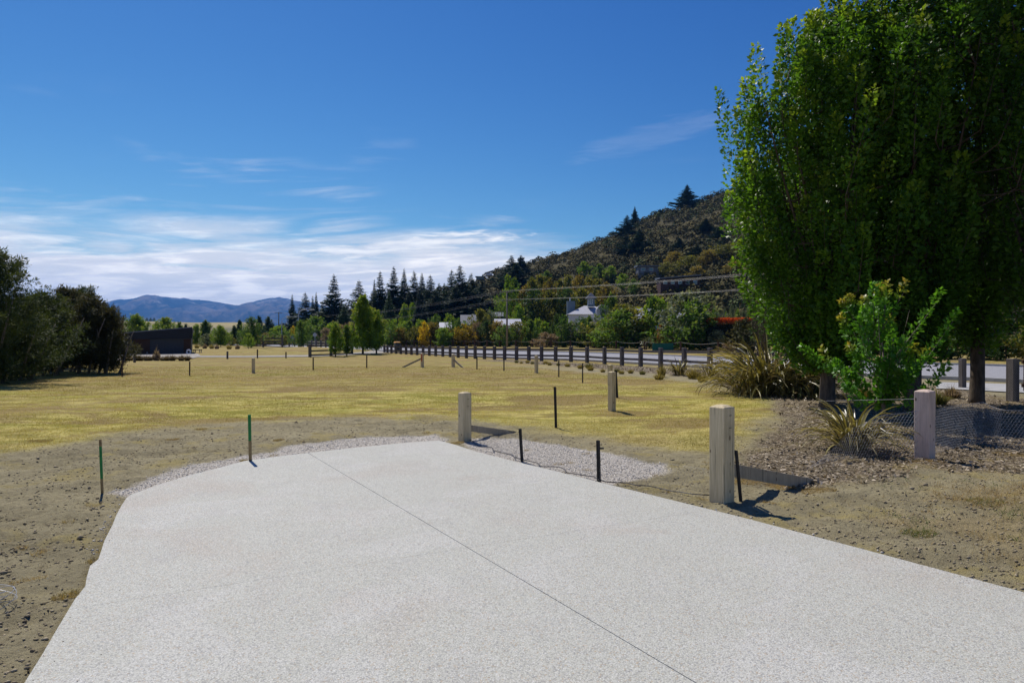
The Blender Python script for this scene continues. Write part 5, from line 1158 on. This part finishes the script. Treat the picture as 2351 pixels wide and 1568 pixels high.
cl_ = [(671, 676, 24, 175, 2, 'thin spire conifer at the left end of the dark row'), (701, 672, 44, 170, 3, 'bushy dark conifer right of the thin spire at the left end'), (718, 679, 20, 178, 2, 'left one of two thin pointed conifers behind the street lamp'), (726, 671, 20, 180, 2, 'right one of two thin pointed conifers behind the street lamp'),
       (767, 632, 58, 165, 0, 'large symmetrical dark conifer standing free at the left of the row'), (824, 644, 56, 168, 3, 'ragged dark conifer behind the tallest bright green tree'), (859.6, 642, 22, 172, 2, 'narrow dark conifer leaning on the left of a taller one'), (873, 624, 44, 170, 0, 'tall dark conifer at the left start of the dense row'),
       (904, 614, 48, 172, 0, 'tallest sharp conifer in the dense row'), (928, 618, 36, 175, 2, 'sharp narrow conifer right of the tallest sharp one'), (951, 622, 40, 172, 1, 'broad topped conifer in the middle of the dense row'), (969, 627, 34, 178, 2, 'thin topped conifer right of the middle of the dense row'),
       (988, 632, 46, 172, 3, 'conifer with upswept branches right of the middle'), (1008, 650, 34, 178, 0, 'shorter conifer in the gap of the dense row'), (1020, 650, 30, 180, 2, 'short conifer just left of the double pine'), (1037, 620, 40, 176, 3, 'left half of the double crowned pine'), (1056, 609, 56, 174, 3, 'highest crowned pine near the right end of the row'),
       (1082, 627, 42, 180, 1, 'dark pine right of the highest crowned one'), (1106, 641, 36, 184, 1, 'last dark pine of the row at the foot of the hill'), (1046, 655, 60, 165, 1, 'low broad pine under the double crowned one'), (1000, 665, 56, 164, 1, 'low broad pine under the gap of the dense row'), (940, 668, 50, 168, 0, 'low dark conifer filling the middle of the row'),
       (785, 690, 30, 160, 0, 'small dark conifer at the right foot of the large free one'), (855, 668, 40, 172, 1, 'dark conifer in the shade left of the dense row'), (1085, 668, 50, 172, 1, 'low pine at the right end of the row above the brown scrub'), (740, 690, 26, 172, 1, 'small conifer between the thin pair and the large free one')]
for px, yt, w_, D, mi_, lb in cl_: conifer(px, yt, w_, D, CM[mi_], lb, 'dark conifers on the slope')
conifer(893, 670, 36, 150, CG, 'greener pointed conifer in front of the dense dark row'); conifer(960, 670, 30, 150, CB, 'blue grey conifer in front of the dark row'); conifer(974, 686, 26, 148, CB, 'smaller blue grey conifer beside the taller blue one')
conifer(790, 697, 40, 140, CG, 'dark green pointed conifer behind the young trees')
def on_hill(px, ybase_hint):                # distance at which the hill surface shows at that height
    ds_ = np.linspace(122, 400, 500); zz = hill_z(AX(px, ds_), ds_); py = HOR - (zz - CAM_H) / ds_ * FPX; k = np.where(py <= ybase_hint)[0]
    R0 = float(np.interp(px, R_U, R_D)); return float(ds_[k[0]]) if len(k) and ds_[k[0]] < R0 else R0
hc = [(1577, 425, 476, 36, 0, 'lone conifer on the hill skyline'), (1457, 474, 505, 15, 2, 'thin conifer on the skyline above the dark pair'), (1440, 494, 545, 32, 3, 'dark pine on the upper left of the hill'), (1468, 522, 580, 34, 1, 'dark pine lower right of the upper hill pine'), (1436, 530, 585, 26, 1, 'dark pine directly below the upper hill pine'),
      (1174, 586, 650, 36, 3, 'left dark pine on the lower skyline of the hill'), (1196, 586, 640, 36, 0, 'right dark pine on the lower skyline of the hill'), (1185, 604, 665, 50, 1, 'broad dark pine below the two skyline pines'), (1620, 500, 530, 26, 0, 'small conifer in the scrub below the lone skyline conifer'), (1650, 520, 556, 30, 1, 'dark conifer in the scrub left of the big trees'),
      (1560, 545, 575, 24, 0, 'small dark conifer in the middle of the hill scrub'), (1515, 480, 492, 12, 2, 'tiny conifer on the skyline between the pair and the lone conifer'), (1600, 560, 590, 28, 1, 'dark green tree among the golden shrubs on the hill'), (1670, 470, 500, 24, 0, 'small conifer high on the hill beside the big trees'), (1230, 640, 665, 30, 1, 'dark pine above the left of the eucalyptus stand')]
for px, yt, yb, w_, mi_, lb in hc: conifer(px, yt, w_, on_hill(px, yb), CM[mi_], lb, 'conifers scattered on the hill')
for i, (u, yt) in enumerate([(1340, 600), (1376, 606), (1402, 610), (1255, 622), (1428, 628), (1455, 640)]):
    D = on_hill(u, yt + 36); shrub(u, 26, yt, D, 'green' if i % 2 else 'lime', 'oval', 'bright green tree among the scrub above the eucalyptus stand, %s from the left' % ['second', 'third', 'fourth', 'first', 'fifth', 'sixth'][i], 'tree', 'tree', group='green trees in the lower scrub')
for i, (u, yt, w_) in enumerate([(1548, 578, 40), (1580, 585, 36), (1625, 575, 44), (1662, 560, 50), (1685, 600, 44), (1530, 600, 30), (1600, 612, 40)]):
    D = on_hill(u, yt + 34); shrub(u, w_, yt, D, 'olive' if i % 2 else 'rust', 'round', 'golden brown bushy tree low on the right of the hill, %s from the left' % ['second', 'third', 'fifth', 'sixth', 'seventh', 'first', 'fourth'][i], 'tree', 'tree', group='golden trees low on the hill')
# far poplars on the terrace
for i, u in enumerate((337.5, 346, 354)):
    D = 570; x = AX(u, D); t = thing('poplar', 'tiny dark poplar on the dry terrace skyline, %s of three' % ['left', 'middle', 'right'][i], 'tree', (x, D, ZT(739.5, D) - .5), 0, 'three poplars on the terrace')
    link('crown', crown_lib('dark', 'column'), t, None, None, (2.4, 2.4, 3.9)); link('stem', STEM, t, None, None, (2.4, 2.4, 3.6))

# ------------------------------------------------------------------ shed
t = thing('shed', 'low black clad shed with brown cedar doors and sloping roof edge', 'shed'); D = 68.0
xl, xr = AX(262, D), AX(438.5, D)
t.location = (xr, D, 0); t.rotation_euler = (0, 0, math.radians(24)); shed_x = xr
def zt(px_): return ZT(np.interp(px_, [262, 438.5], [768.5, 751.5]), D)
m_ = MB(); m_.add([(xl, D, -.05), (xr, D, -.05), (xr, D, ZT(776, D)), (xl, D, ZT(783, D)), (xl, D + 7, -.05), (xr, D + 7, -.05), (xr, D + 7, 2.2), (xl, D + 7, 1.6)], [(0, 1, 2, 3), (4, 7, 6, 5), (0, 4, 5, 1), (1, 5, 6, 2), (2, 6, 7, 3), (3, 7, 4, 0)]); m_.obj('wall', MT['shed_wall'], t)
y0, y1 = D - .45, D - .12
m_ = MB(); m_.add([(xl - .1, y0, ZT(780, D)), (xr + .12, y0, ZT(777, D)), (xr + .12, y0, zt(438.5)), (xl - .1, y0, zt(262)), (xl - .1, D + 7.2, 1.75), (xr + .12, D + 7.2, 2.3), (xr + .12, D + 7.2, 2.45), (xl - .1, D + 7.2, 1.9)], [(0, 1, 2, 3), (4, 7, 6, 5), (0, 4, 5, 1), (1, 5, 6, 2), (2, 6, 7, 3), (3, 7, 4, 0)]); m_.obj('roof', MT['shed_dark'], t)
m_ = MB(); m_.bar((xl - .12, y0 - .03, zt(262)), (xr + .14, y0 - .03, zt(438.5)), .05, .09); m_.obj('roof_edge', MT['roof_grey'], t)
for u0, u1 in ((323, 355), (423.5, 437.8)):
    a, b = AX(u0, D), AX(u1, D); dr = MB().box(((a + b) / 2, D - .035, ZT(795, D)), (b - a, .05, ZT(779, D) - ZT(811.5, D))).obj('door', MT['cedar'], t)
    nb = max(2, int((b - a) / .22))
    for k in range(nb): MB().box((a + (k + .5) * (b - a) / nb, D - .068, ZT(795, D)), ((b - a) / nb - .02, .016, ZT(779, D) - ZT(811.5, D) - .02)).obj('board', MT['cedar'], dr)
for k in range(26):
    xx = xl + (k + .5) * (xr - xl) / 26
    if not (AX(321, D) < xx < AX(357, D)) and xx < AX(422, D): MB().box((xx, D - .012, ZT(796, D) * .97), (.05, .03, 1.35)).obj('cladding_rib', MT['shed_wall'], t)
SHED_FIX = [o for o in t.children]
for o in t.children: o.location = o.location + Vector((-shed_x, -D, 0))
t = thing('hose_coil', 'white ring shaped coil leaning at the right corner of the shed', 'hose', (AX(433, 66), 66, .24))
for rr in (.22, .15):
    MB().tube([(rr * math.cos(a), 0, rr * math.sin(a)) for a in np.linspace(0, 6.283, 20)], .04, 6, False).obj('ring', MT['white_paint'], t, True)
t = thing('garden_table', 'low dark table just right of the shed', 'table', (AX(453.5, 70), 70, 0)); MB().box((0, 0, .36), (.75, .5, .07)).obj('tabletop', MT['shed_dark'], t)
for a in (-1, 1):
    for b in (-1, 1): MB().box((a * .3, b * .18, .16), (.06, .06, .33)).obj('leg', MT['kerb'], t)
t = thing('bucket', 'small grey tub standing before the shed door', 'bucket', (AX(338, 66.5), 66.5, 0)); MB().tube([(0, 0, 0), (0, 0, .2)], [.14, .18], 10).obj('tub', MT['galv'], t)
# dark pit by the mound
x = AX(619, 77); t = thing('pit', 'dark oval pit in the grass between shed and mound', 'pit', (x, 77, .16)); m_ = MB()
V = [(math.cos(a) * 1.22, math.sin(a) * .55, math.sin(a) * .24) for a in np.linspace(0, 2 * math.pi, 28, endpoint=False)]
m_.add([(0, -.1, -.05)] + V + [(v[0] * 1.06, v[1] * 1.0 + .05, v[2] * 1.08 - .02) for v in V], [(0, i + 1, (i + 1) % 28 + 1) for i in range(28)] + [(i + 1, (i + 1) % 28 + 1, (i + 1) % 28 + 29, i + 29) for i in range(28)]); m_.obj('hollow', MT['soil'], t)

# ------------------------------------------------------------------ houses
def house(name, label, x, y, z, w_, d_, h, rh, wall, roof, rz=0, hip=False, windows=(), over=.3):
    t = thing(name, label, 'house', (x, y, z), rz); MB().box((0, 0, h / 2 - .6), (w_, d_, h + 1.2)).obj('wall', MT[wall], t)
    W2, D2 = w_ / 2 + over, d_ / 2 + over; i_ = D2 * .9 if hip else 0
    V = [(-W2, -D2, h), (W2, -D2, h), (W2, D2, h), (-W2, D2, h), (-W2 + i_, 0, h + rh), (W2 - i_, 0, h + rh)]
    m_ = MB(); m_.add(V, [(0, 1, 5, 4), (2, 3, 4, 5), (1, 2, 5), (3, 0, 4), (3, 2, 1, 0)]); m_.obj('roof', MT[roof], t)
    for wx, wz, ww, wh in windows:
        f = MB().box((wx, -d_ / 2 - .03, wz), (ww, .06, wh)).obj('window', MT['white_paint'], t); MB().box((wx, -d_ / 2 - .07, wz), (ww - .14, .03, wh - .14)).obj('pane', MT['glass'], f)
    return t
D = 128; s = D / FPX
vx = AX(1352, D); v = house('villa', 'white villa with a blue grey cupola and pale curved roofs behind the hedge', vx, D, 0, 98 * s, 7, ZT(723, D), ZT(702, D) - ZT(723, D), 'white_paint', 'roof_white', 0, True, ((-1, 2.2, 1.2, 1.2),))
cz = ZT(701, D); cxo = AX(1355, D) - vx
cb = MB().box((cxo, -1.2, cz + .45), (24 * s * .62, 24 * s * .62, 1.5)).obj('cupola', MT['blue_grey'], v)
m_ = MB(); r0 = 24 * s * .5; zc = cz + 1.2; m_.add([(cxo - r0, -1.2 - r0, zc), (cxo + r0, -1.2 - r0, zc), (cxo + r0, -1.2 + r0, zc), (cxo - r0, -1.2 + r0, zc), (cxo, -1.2, zc + 1.15)], [(0, 1, 4), (1, 2, 4), (2, 3, 4), (3, 0, 4), (3, 2, 1, 0)]); m_.obj('cupola_roof', MT['roof_grey'], cb)
yf = -1.2 - 24 * s * .31
for i in (-1, 1):
    for j in (0, 1): MB().box((cxo + i * .2 - .2, yf - .02, cz + .42 + j * .40), (.34, .04, .34)).obj('window', MT['glass'], cb)
MB().box((cxo - .2, yf - .01, cz + .62), (.92, .03, .92)).obj('window_frame', MT['white_paint'], cb)
MB().box((AX(1310, D) - vx, -.5, ZT(692, D) / 2), (18 * s, 1.2, ZT(692, D))).obj('chimney', MT['blue_grey'], v)
MB().tube([(AX(1308, D) - vx, -.5, ZT(694, D)), (AX(1308, D) - vx, -.5, ZT(684, D))], .10, 8).obj('flue', MT['white_paint'], v)
m_ = MB(); a, b = AX(1362, D) - vx, AX(1392, D) - vx; P0 = [(a, ZT(742, D)), (b + .4, ZT(742, D)), (b + .3, ZT(703, D)), (a + .9, ZT(702, D)), (a + .4, ZT(706, D)), (a, ZT(714, D))]
m_.add([(p[0], -4.6, p[1]) for p in P0] + [(p[0], -3.2, p[1]) for p in P0], [tuple(range(6)), tuple(range(11, 5, -1))] + [(i, (i + 1) % 6, 6 + (i + 1) % 6, 6 + i) for i in range(6)]); m_.obj('gable', MT['roof_white'], v)
MB().box((AX(1360, D) - vx, -4.9, ZT(734, D)), (34 * s, .8, .6)).obj('bay', MT['white_paint'], v)
for (u, yt, yb, wp, D, rf, lb) in [(1023, 738, 752, 22, 135, 'roof_white', 'small white roofed cottage in the left half of the hedge row'), (1077, 721, 744, 34, 150, 'roof_grey', 'house with dark grey pitched roof behind the wide green shrub'), (1165, 730, 745, 54, 132, 'roof_white', 'long white roofed house behind the power pole'),
                                (1150, 715, 725, 40, 168, 'roof_grey', 'low grey roofed house behind the long white one'), (1477, 705, 730, 46, 140, 'roof_white', 'pale roofed house glimpsed left of the bright green tree'), (1540, 710, 735, 50, 135, 'roof_white', 'pale roofed house glimpsed behind the bright green tree')]:
    zt_ = ZT(yt, D); zb = ZT(yb, D); house('house', lb, AX(u, D), D, 0, wp * D / FPX, 6, max(zb - .2, 1.5), max(zt_ - zb, .6), 'white_paint' if rf == 'roof_white' else 'blue_grey', rf, .08)
def hill_house(u0, u1, yt, yb, wall, roof, label, nwin=0, tilt=0, dz=2.0):
    uc = (u0 + u1) / 2; D = on_hill(uc, yb + 2) - 4; s = D / FPX; x = AX(uc, D); z = ZT(yb, D); h = (yb - yt) * s; w_ = (u1 - u0) * s
    t = thing('hill_house', label, 'house', (x, D, z)); MB().box((0, 0, h * .42 - dz / 2), (w_, 5, h * .84 + dz)).obj('wall', MT[wall], t)
    m_ = MB(); m_.add([(-w_ / 2 - .4, -3.2, h * .84), (w_ / 2 + .4, -3.2, h * .84 + tilt), (w_ / 2 + .4, 3, h * .84 + tilt), (-w_ / 2 - .4, 3, h * .84), (-w_ / 2 - .4, -3.2, h), (w_ / 2 + .4, -3.2, h + tilt), (w_ / 2 + .4, 3, h + tilt + .4), (-w_ / 2 - .4, 3, h + .4)], [(0, 1, 5, 4), (1, 2, 6, 5), (2, 3, 7, 6), (3, 0, 4, 7), (4, 5, 6, 7), (3, 2, 1, 0)]); m_.obj('roof', MT[roof], t)
    for k in range(nwin):
        wx = -w_ / 2 + (k + .6) * w_ / (nwin + .2); f = MB().box((wx, -2.53, h * .4), (w_ / nwin * .5, .06, h * .5)).obj('window', MT['white_paint'], t); MB().box((wx, -2.57, h * .4), (w_ / nwin * .5 - .16, .03, h * .5 - .16)).obj('pane', MT['glass'], f)
hill_house(1512, 1600, 640, 657, 'brown_wall', 'roof_grey', 'long brown house with blue windows on the lower hill slope', 5, .9)
hill_house(1462, 1520, 612, 626, 'roof_grey', 'roof_grey', 'flat grey house half hidden by bushes above the brown one', 3)
hill_house(1190, 1202, 596, 601, 'white_paint', 'roof_white', 'tiny pale roof at the skyline of the lower hill', 0, .5, .3)
hill_house(1116, 1130, 628, 632, 'white_paint', 'roof_white', 'bright white roof sliver on the skyline right of the pines', 0, 1.0, .3)
hill_house(1094, 1112, 636, 641, 'blue_grey', 'roof_grey', 'grey roofed house sliver behind the last dark pine', 0, 0, .3)

# ------------------------------------------------------------------ power pole and lines
D = 108.0; px_ = AX(1164, D); zt_ = ZT(671, D)
t = thing('power_pole', 'tall wooden power pole with crossarms beyond the road', 'power pole', (px_, D, 0))
MB().tube([(0, 0, -.3), (0, 0, zt_ + .15)], [.17, .11], 8).obj('pole', MT['bark_pale'], t, True)
u_ = Vector((.83, .55, 0)).normalized()
def arm(z, l_, nm='crossarm'): return MB().bar((-u_.x * l_ - .1, -u_.y * l_ - .14, z), (u_.x * l_ - .1, u_.y * l_ - .14, z), .10, .12).obj(nm, MT['bark_pale'], t)
arm(zt_, 1.15); arm(ZT(691, D), .8)
for z, l_ in ((zt_, (-1.05, -.45, .45, 1.05)), (ZT(691, D), (-.7, .7))):
    for e in l_: MB().tube([(u_.x * e - .1, u_.y * e - .14, z + .06), (u_.x * e - .1, u_.y * e - .14, z + .2)], .04, 6).obj('insulator', MT['galv'], t)
D2 = 50; far2 = Vector((AX(2500, D2), D2, 0)); lf = Vector((AX(640, 190), 190, 0))
nms = ['outer left', 'inner left', 'inner right', 'outer right', 'lower left', 'lower right']
k = 0
for z, l_, z2, z3, r in ((zt_ + .2, (-1.05, -.45, .45, 1.05), 8.75, 8.2, .007), (ZT(691, D) + .2, (-.7, .7), 7.0, 6.3, .010)):
    for e in l_:
        a = Vector((px_ + u_.x * e - .1, D + u_.y * e - .14, z)); b = far2 + Vector((u_.x * e, u_.y * e, z2)); c_ = lf + Vector((u_.x * e, u_.y * e, z3))
        def sag(p, q2, s_, n=26): return [p.lerp(q2, i / n) + Vector((0, 0, -s_ * math.sin(math.pi * i / n))) for i in range(n + 1)]
        o = MB().tube(sag(c_, a, 1.9)[:-1] + sag(a, b, .5), r, 4, False).obj('power_line', MT['cable']); tag(o, '%s power line strung over the pole beyond the road' % nms[k], 'cable', 'overhead power lines'); k += 1
# pole behind the big trees that carries the right hand ends, and the far left pole
for p, hgt, lb in ((far2, 8.9, 'power pole behind the big trees at the right'), (lf, 8.4, 'distant power pole behind the left garden shrubs')):
    t = thing('power_pole', lb, 'power pole', p); MB().tube([(0, 0, -.2), (0, 0, hgt)], [.17, .12], 8).obj('pole', MT['bark_pale'], t, True); MB().bar((-u_.x * 1.1, -u_.y * 1.1 - .15, hgt - .2), (u_.x * 1.1, u_.y * 1.1 - .15, hgt - .2), .1, .12).obj('crossarm', MT['bark_pale'], t)
# street lamps
def lamp(px, ytop, D, reach, label):
    x = AX(px, D); h = ZT(ytop, D); t = thing('street_lamp', label, 'street lamp', (x, D, 0)); r = reach * .45
    P_ = [(0, 0, -.1), (0, 0, 2.5), (0, 0, h - r)] + [(r - r * math.cos(a), 0, h - r + r * math.sin(a)) for a in np.linspace(.2, 1.57, 6)] + [(reach, 0, h)]
    MB().tube(P_, [.10, .09, .07] + [.055] * 6 + [.045], 8).obj('pole', MT['galv'], t, True)
    MB().box((reach + .25, 0, h - .02), (.7, .22, .12)).obj('lamp_head', MT['galv'], t, bevel=.03); return t
lamp(685.5, 711, 100, 1.75, 'curved grey street lamp rising above the dense green tree')
lamp(647, 727, 140, 2.6, 'farther grey street lamp beside the timber gateway')
lamp(560, 735, 165, -2.0 if False else 1.6, 'faint distant street lamp among the trees above the pit')
# wheelie bin
x = AX(912, 78); t = thing('wheelie_bin', 'dark wheelie bin with yellow lid behind the left end of the road fence', 'bin', (x, 78, 0), .4)
m_ = MB(); m_.add([(-.26, -.3, .08), (.26, -.3, .08), (.26, .25, .08), (-.26, .25, .08), (-.32, -.38, 1.0), (.32, -.38, 1.0), (.32, .34, 1.0), (-.32, .34, 1.0)], [(3, 2, 1, 0), (0, 1, 5, 4), (1, 2, 6, 5), (2, 3, 7, 6), (3, 0, 4, 7), (4, 5, 6, 7)]); m_.obj('body', MT['bin'], t)
m_ = MB(); m_.add([(-.35, -.42, 1.004), (.35, -.42, 1.004), (.35, .36, 1.004), (-.35, .36, 1.004), (-.28, -.34, 1.09), (.28, -.34, 1.09), (.28, .34, 1.14), (-.28, .34, 1.14)], [(3, 2, 1, 0), (0, 1, 5, 4), (1, 2, 6, 5), (2, 3, 7, 6), (3, 0, 4, 7), (4, 5, 6, 7)]); m_.obj('lid', MT['lid'], t)
for s in (-1, 1): MB().tube([(s * .30, .27, .1), (s * .36, .27, .1)], .1, 12).obj('wheel', MT['steel_dark'], t)
MB().tube([(-.26, .42, .98), (.26, .42, .98)], .018, 6).obj('handle', MT['bin'], t)
# road signs
x = AX(723, 112); t = thing('road_sign', 'small round grey road sign seen from behind right of the street lamp', 'sign', (x, 112, 0)); MB().tube([(0, 0, 0), (0, 0, 1.9)], .04, 6).obj('pole', MT['galv'], t); MB().tube([(0, -.03, 2.0), (0, .0, 2.0)], .32, 16).obj('sign_plate', MT['galv'], t)
x = AX(671, 106); t = thing('road_sign', 'blue edged road sign left of the dense green tree', 'sign', (x, 106, 0)); MB().tube([(0, 0, 0), (0, 0, 1.6)], .04, 6).obj('pole', MT['galv'], t); MB().box((0, -.05, 1.45), (.5, .03, .8)).obj('sign_plate', MT['blue_grey'], t)
# walking person far down the road
x = AX(741, 150); t = thing('person', 'person in purple top and khaki trousers walking along the distant road', 'person', (x, 150, .02))
def skin_part(name, verts, edges, rad, mat, parent):
    me = bpy.data.meshes.new(name); me.from_pydata(verts, edges, []); o = link(name, me, parent); me.materials.append(mat)
    md = o.modifiers.new('s', 'SKIN'); 
    if not me.skin_vertices: 
        bm = bmesh.new(); bm.from_mesh(me); bm.verts.layers.skin.verify(); bm.to_mesh(me); bm.free()
    for i, r in enumerate(rad): me.skin_vertices[0].data[i].radius = (r, r)
    me.skin_vertices[0].data[0].use_root = True; o.modifiers.new('ss', 'SUBSURF').levels = 1; return o
Vp = [(0, 0, .95), (0, 0, 1.15), (0, 0, 1.38), (0, 0, 1.48), (0, -.01, 1.56), (0, 0, 1.68), (.11, 0, .9), (.13, -.12, .5), (.13, -.18, .06), (.13, -.30, .03), (-.11, 0, .9), (-.13, .1, .5), (-.13, .26, .10), (-.13, .16, .03), (.2, 0, 1.38), (.25, .1, 1.12), (.25, 0, .9), (.25, -.06, .82), (-.2, 0, 1.38), (-.25, -.08, 1.12), (-.25, -.22, .94), (-.25, -.28, .88)]
Ep = [(0, 1), (1, 2), (2, 3), (3, 4), (4, 5), (0, 6), (6, 7), (7, 8), (8, 9), (0, 10), (10, 11), (11, 12), (12, 13), (2, 14), (14, 15), (15, 16), (16, 17), (2, 18), (18, 19), (19, 20), (20, 21)]
skin_part('body', Vp, Ep, [.13, .13, .14, .05, .09, .08, .09, .06, .04, .035, .09, .06, .04, .035, .06, .045, .035, .03, .06, .045, .035, .03], MT['skin'], t)
skin_part('shirt', [Vp[i] for i in (0, 1, 2, 14, 15, 18, 19)], [(0, 1), (1, 2), (2, 3), (3, 4), (2, 5), (5, 6)], [.16, .16, .17, .08, .065, .08, .065], MT['purple'], t)
skin_part('trousers', [(0, 0, .96)] + [Vp[i] for i in (6, 7, 8, 10, 11, 12)], [(0, 1), (1, 2), (2, 3), (0, 4), (4, 5), (5, 6)], [.15, .105, .08, .06, .105, .08, .06], MT['khaki'], t)
MB().tube([(0, 0, 1.62), (0, 0, 1.70), (0, 0, 1.74)], [.10, .10, .04], 8).obj('hair', MT['bark'], t, True)
# ------------------------------------------------------------------ gateway at the right edge
D = 18.6
t = thing('gate_post', 'broad grey timber post wrapped in netting at the right frame edge', 'post', (AX(2325.5, D), D, 0), .2); link('post', post_mesh(.215, 1.14, MT['post_grey'], .1), t)
t = thing('gate_board', 'dark timber gate end partly cut by the right frame edge', 'gate', (AX(2352, D), D + .1, 0))
for k2 in range(3): MB().box((.16 + k2 * .19, 0, .72), (.18, .05, .95)).obj('board', MT['post_far'], t)
MB().box((.35, .05, 1.05), (.6, .05, .1)).obj('rail', MT['post_far'], t); MB().box((.35, .05, .4), (.6, .05, .1)).obj('rail', MT['post_far'], t); MB().box((.66, .0, .62), (.1, .12, 1.3)).obj('post', MT['post_far'], t)
t = thing('timber_post', 'grey netted timber post between the two right hand trunks beside the road', 'post', (AX(2210, 23.2), 23.2, 0), .2); link('post', post_mesh(.17, 1.02 if False else 1.0, MT['post_grey'], .1), t)
netting([(AX(2150, 23.6), 23.6, 0, .9), (AX(2208, 23.1), 23.1, 0, .95)], .05, .0016, 'wire_netting', 'netting left of the grey post beside the road in the tree shade')
netting([(AX(2316, 18.45), 18.45, 0, 1.1), (AX(2336, 18.4), 18.4, 0, 1.1), (AX(2420, 18.3), 18.3, 0, .48)], .042, .0014, 'wire_netting', 'netting around the broad gate post at the right edge')

# ------------------------------------------------------------------ air
hz_ = MB().box((0, 3600, 348), (25600, 13400, 700)).obj('haze', None); hz_['kind'] = 'stuff'
m, t, o = mat_base('haze_air'); pv = N(t, 'ShaderNodeVolumePrincipled'); pv.inputs['Color'].default_value = (.12, .40, 1.0, 1); pv.inputs['Density'].default_value = 7.5e-5; pv.inputs['Anisotropy'].default_value = .3
L(t, pv.outputs[0], o.inputs['Volume']); hz_.data.materials.clear(); hz_.data.materials.append(m)
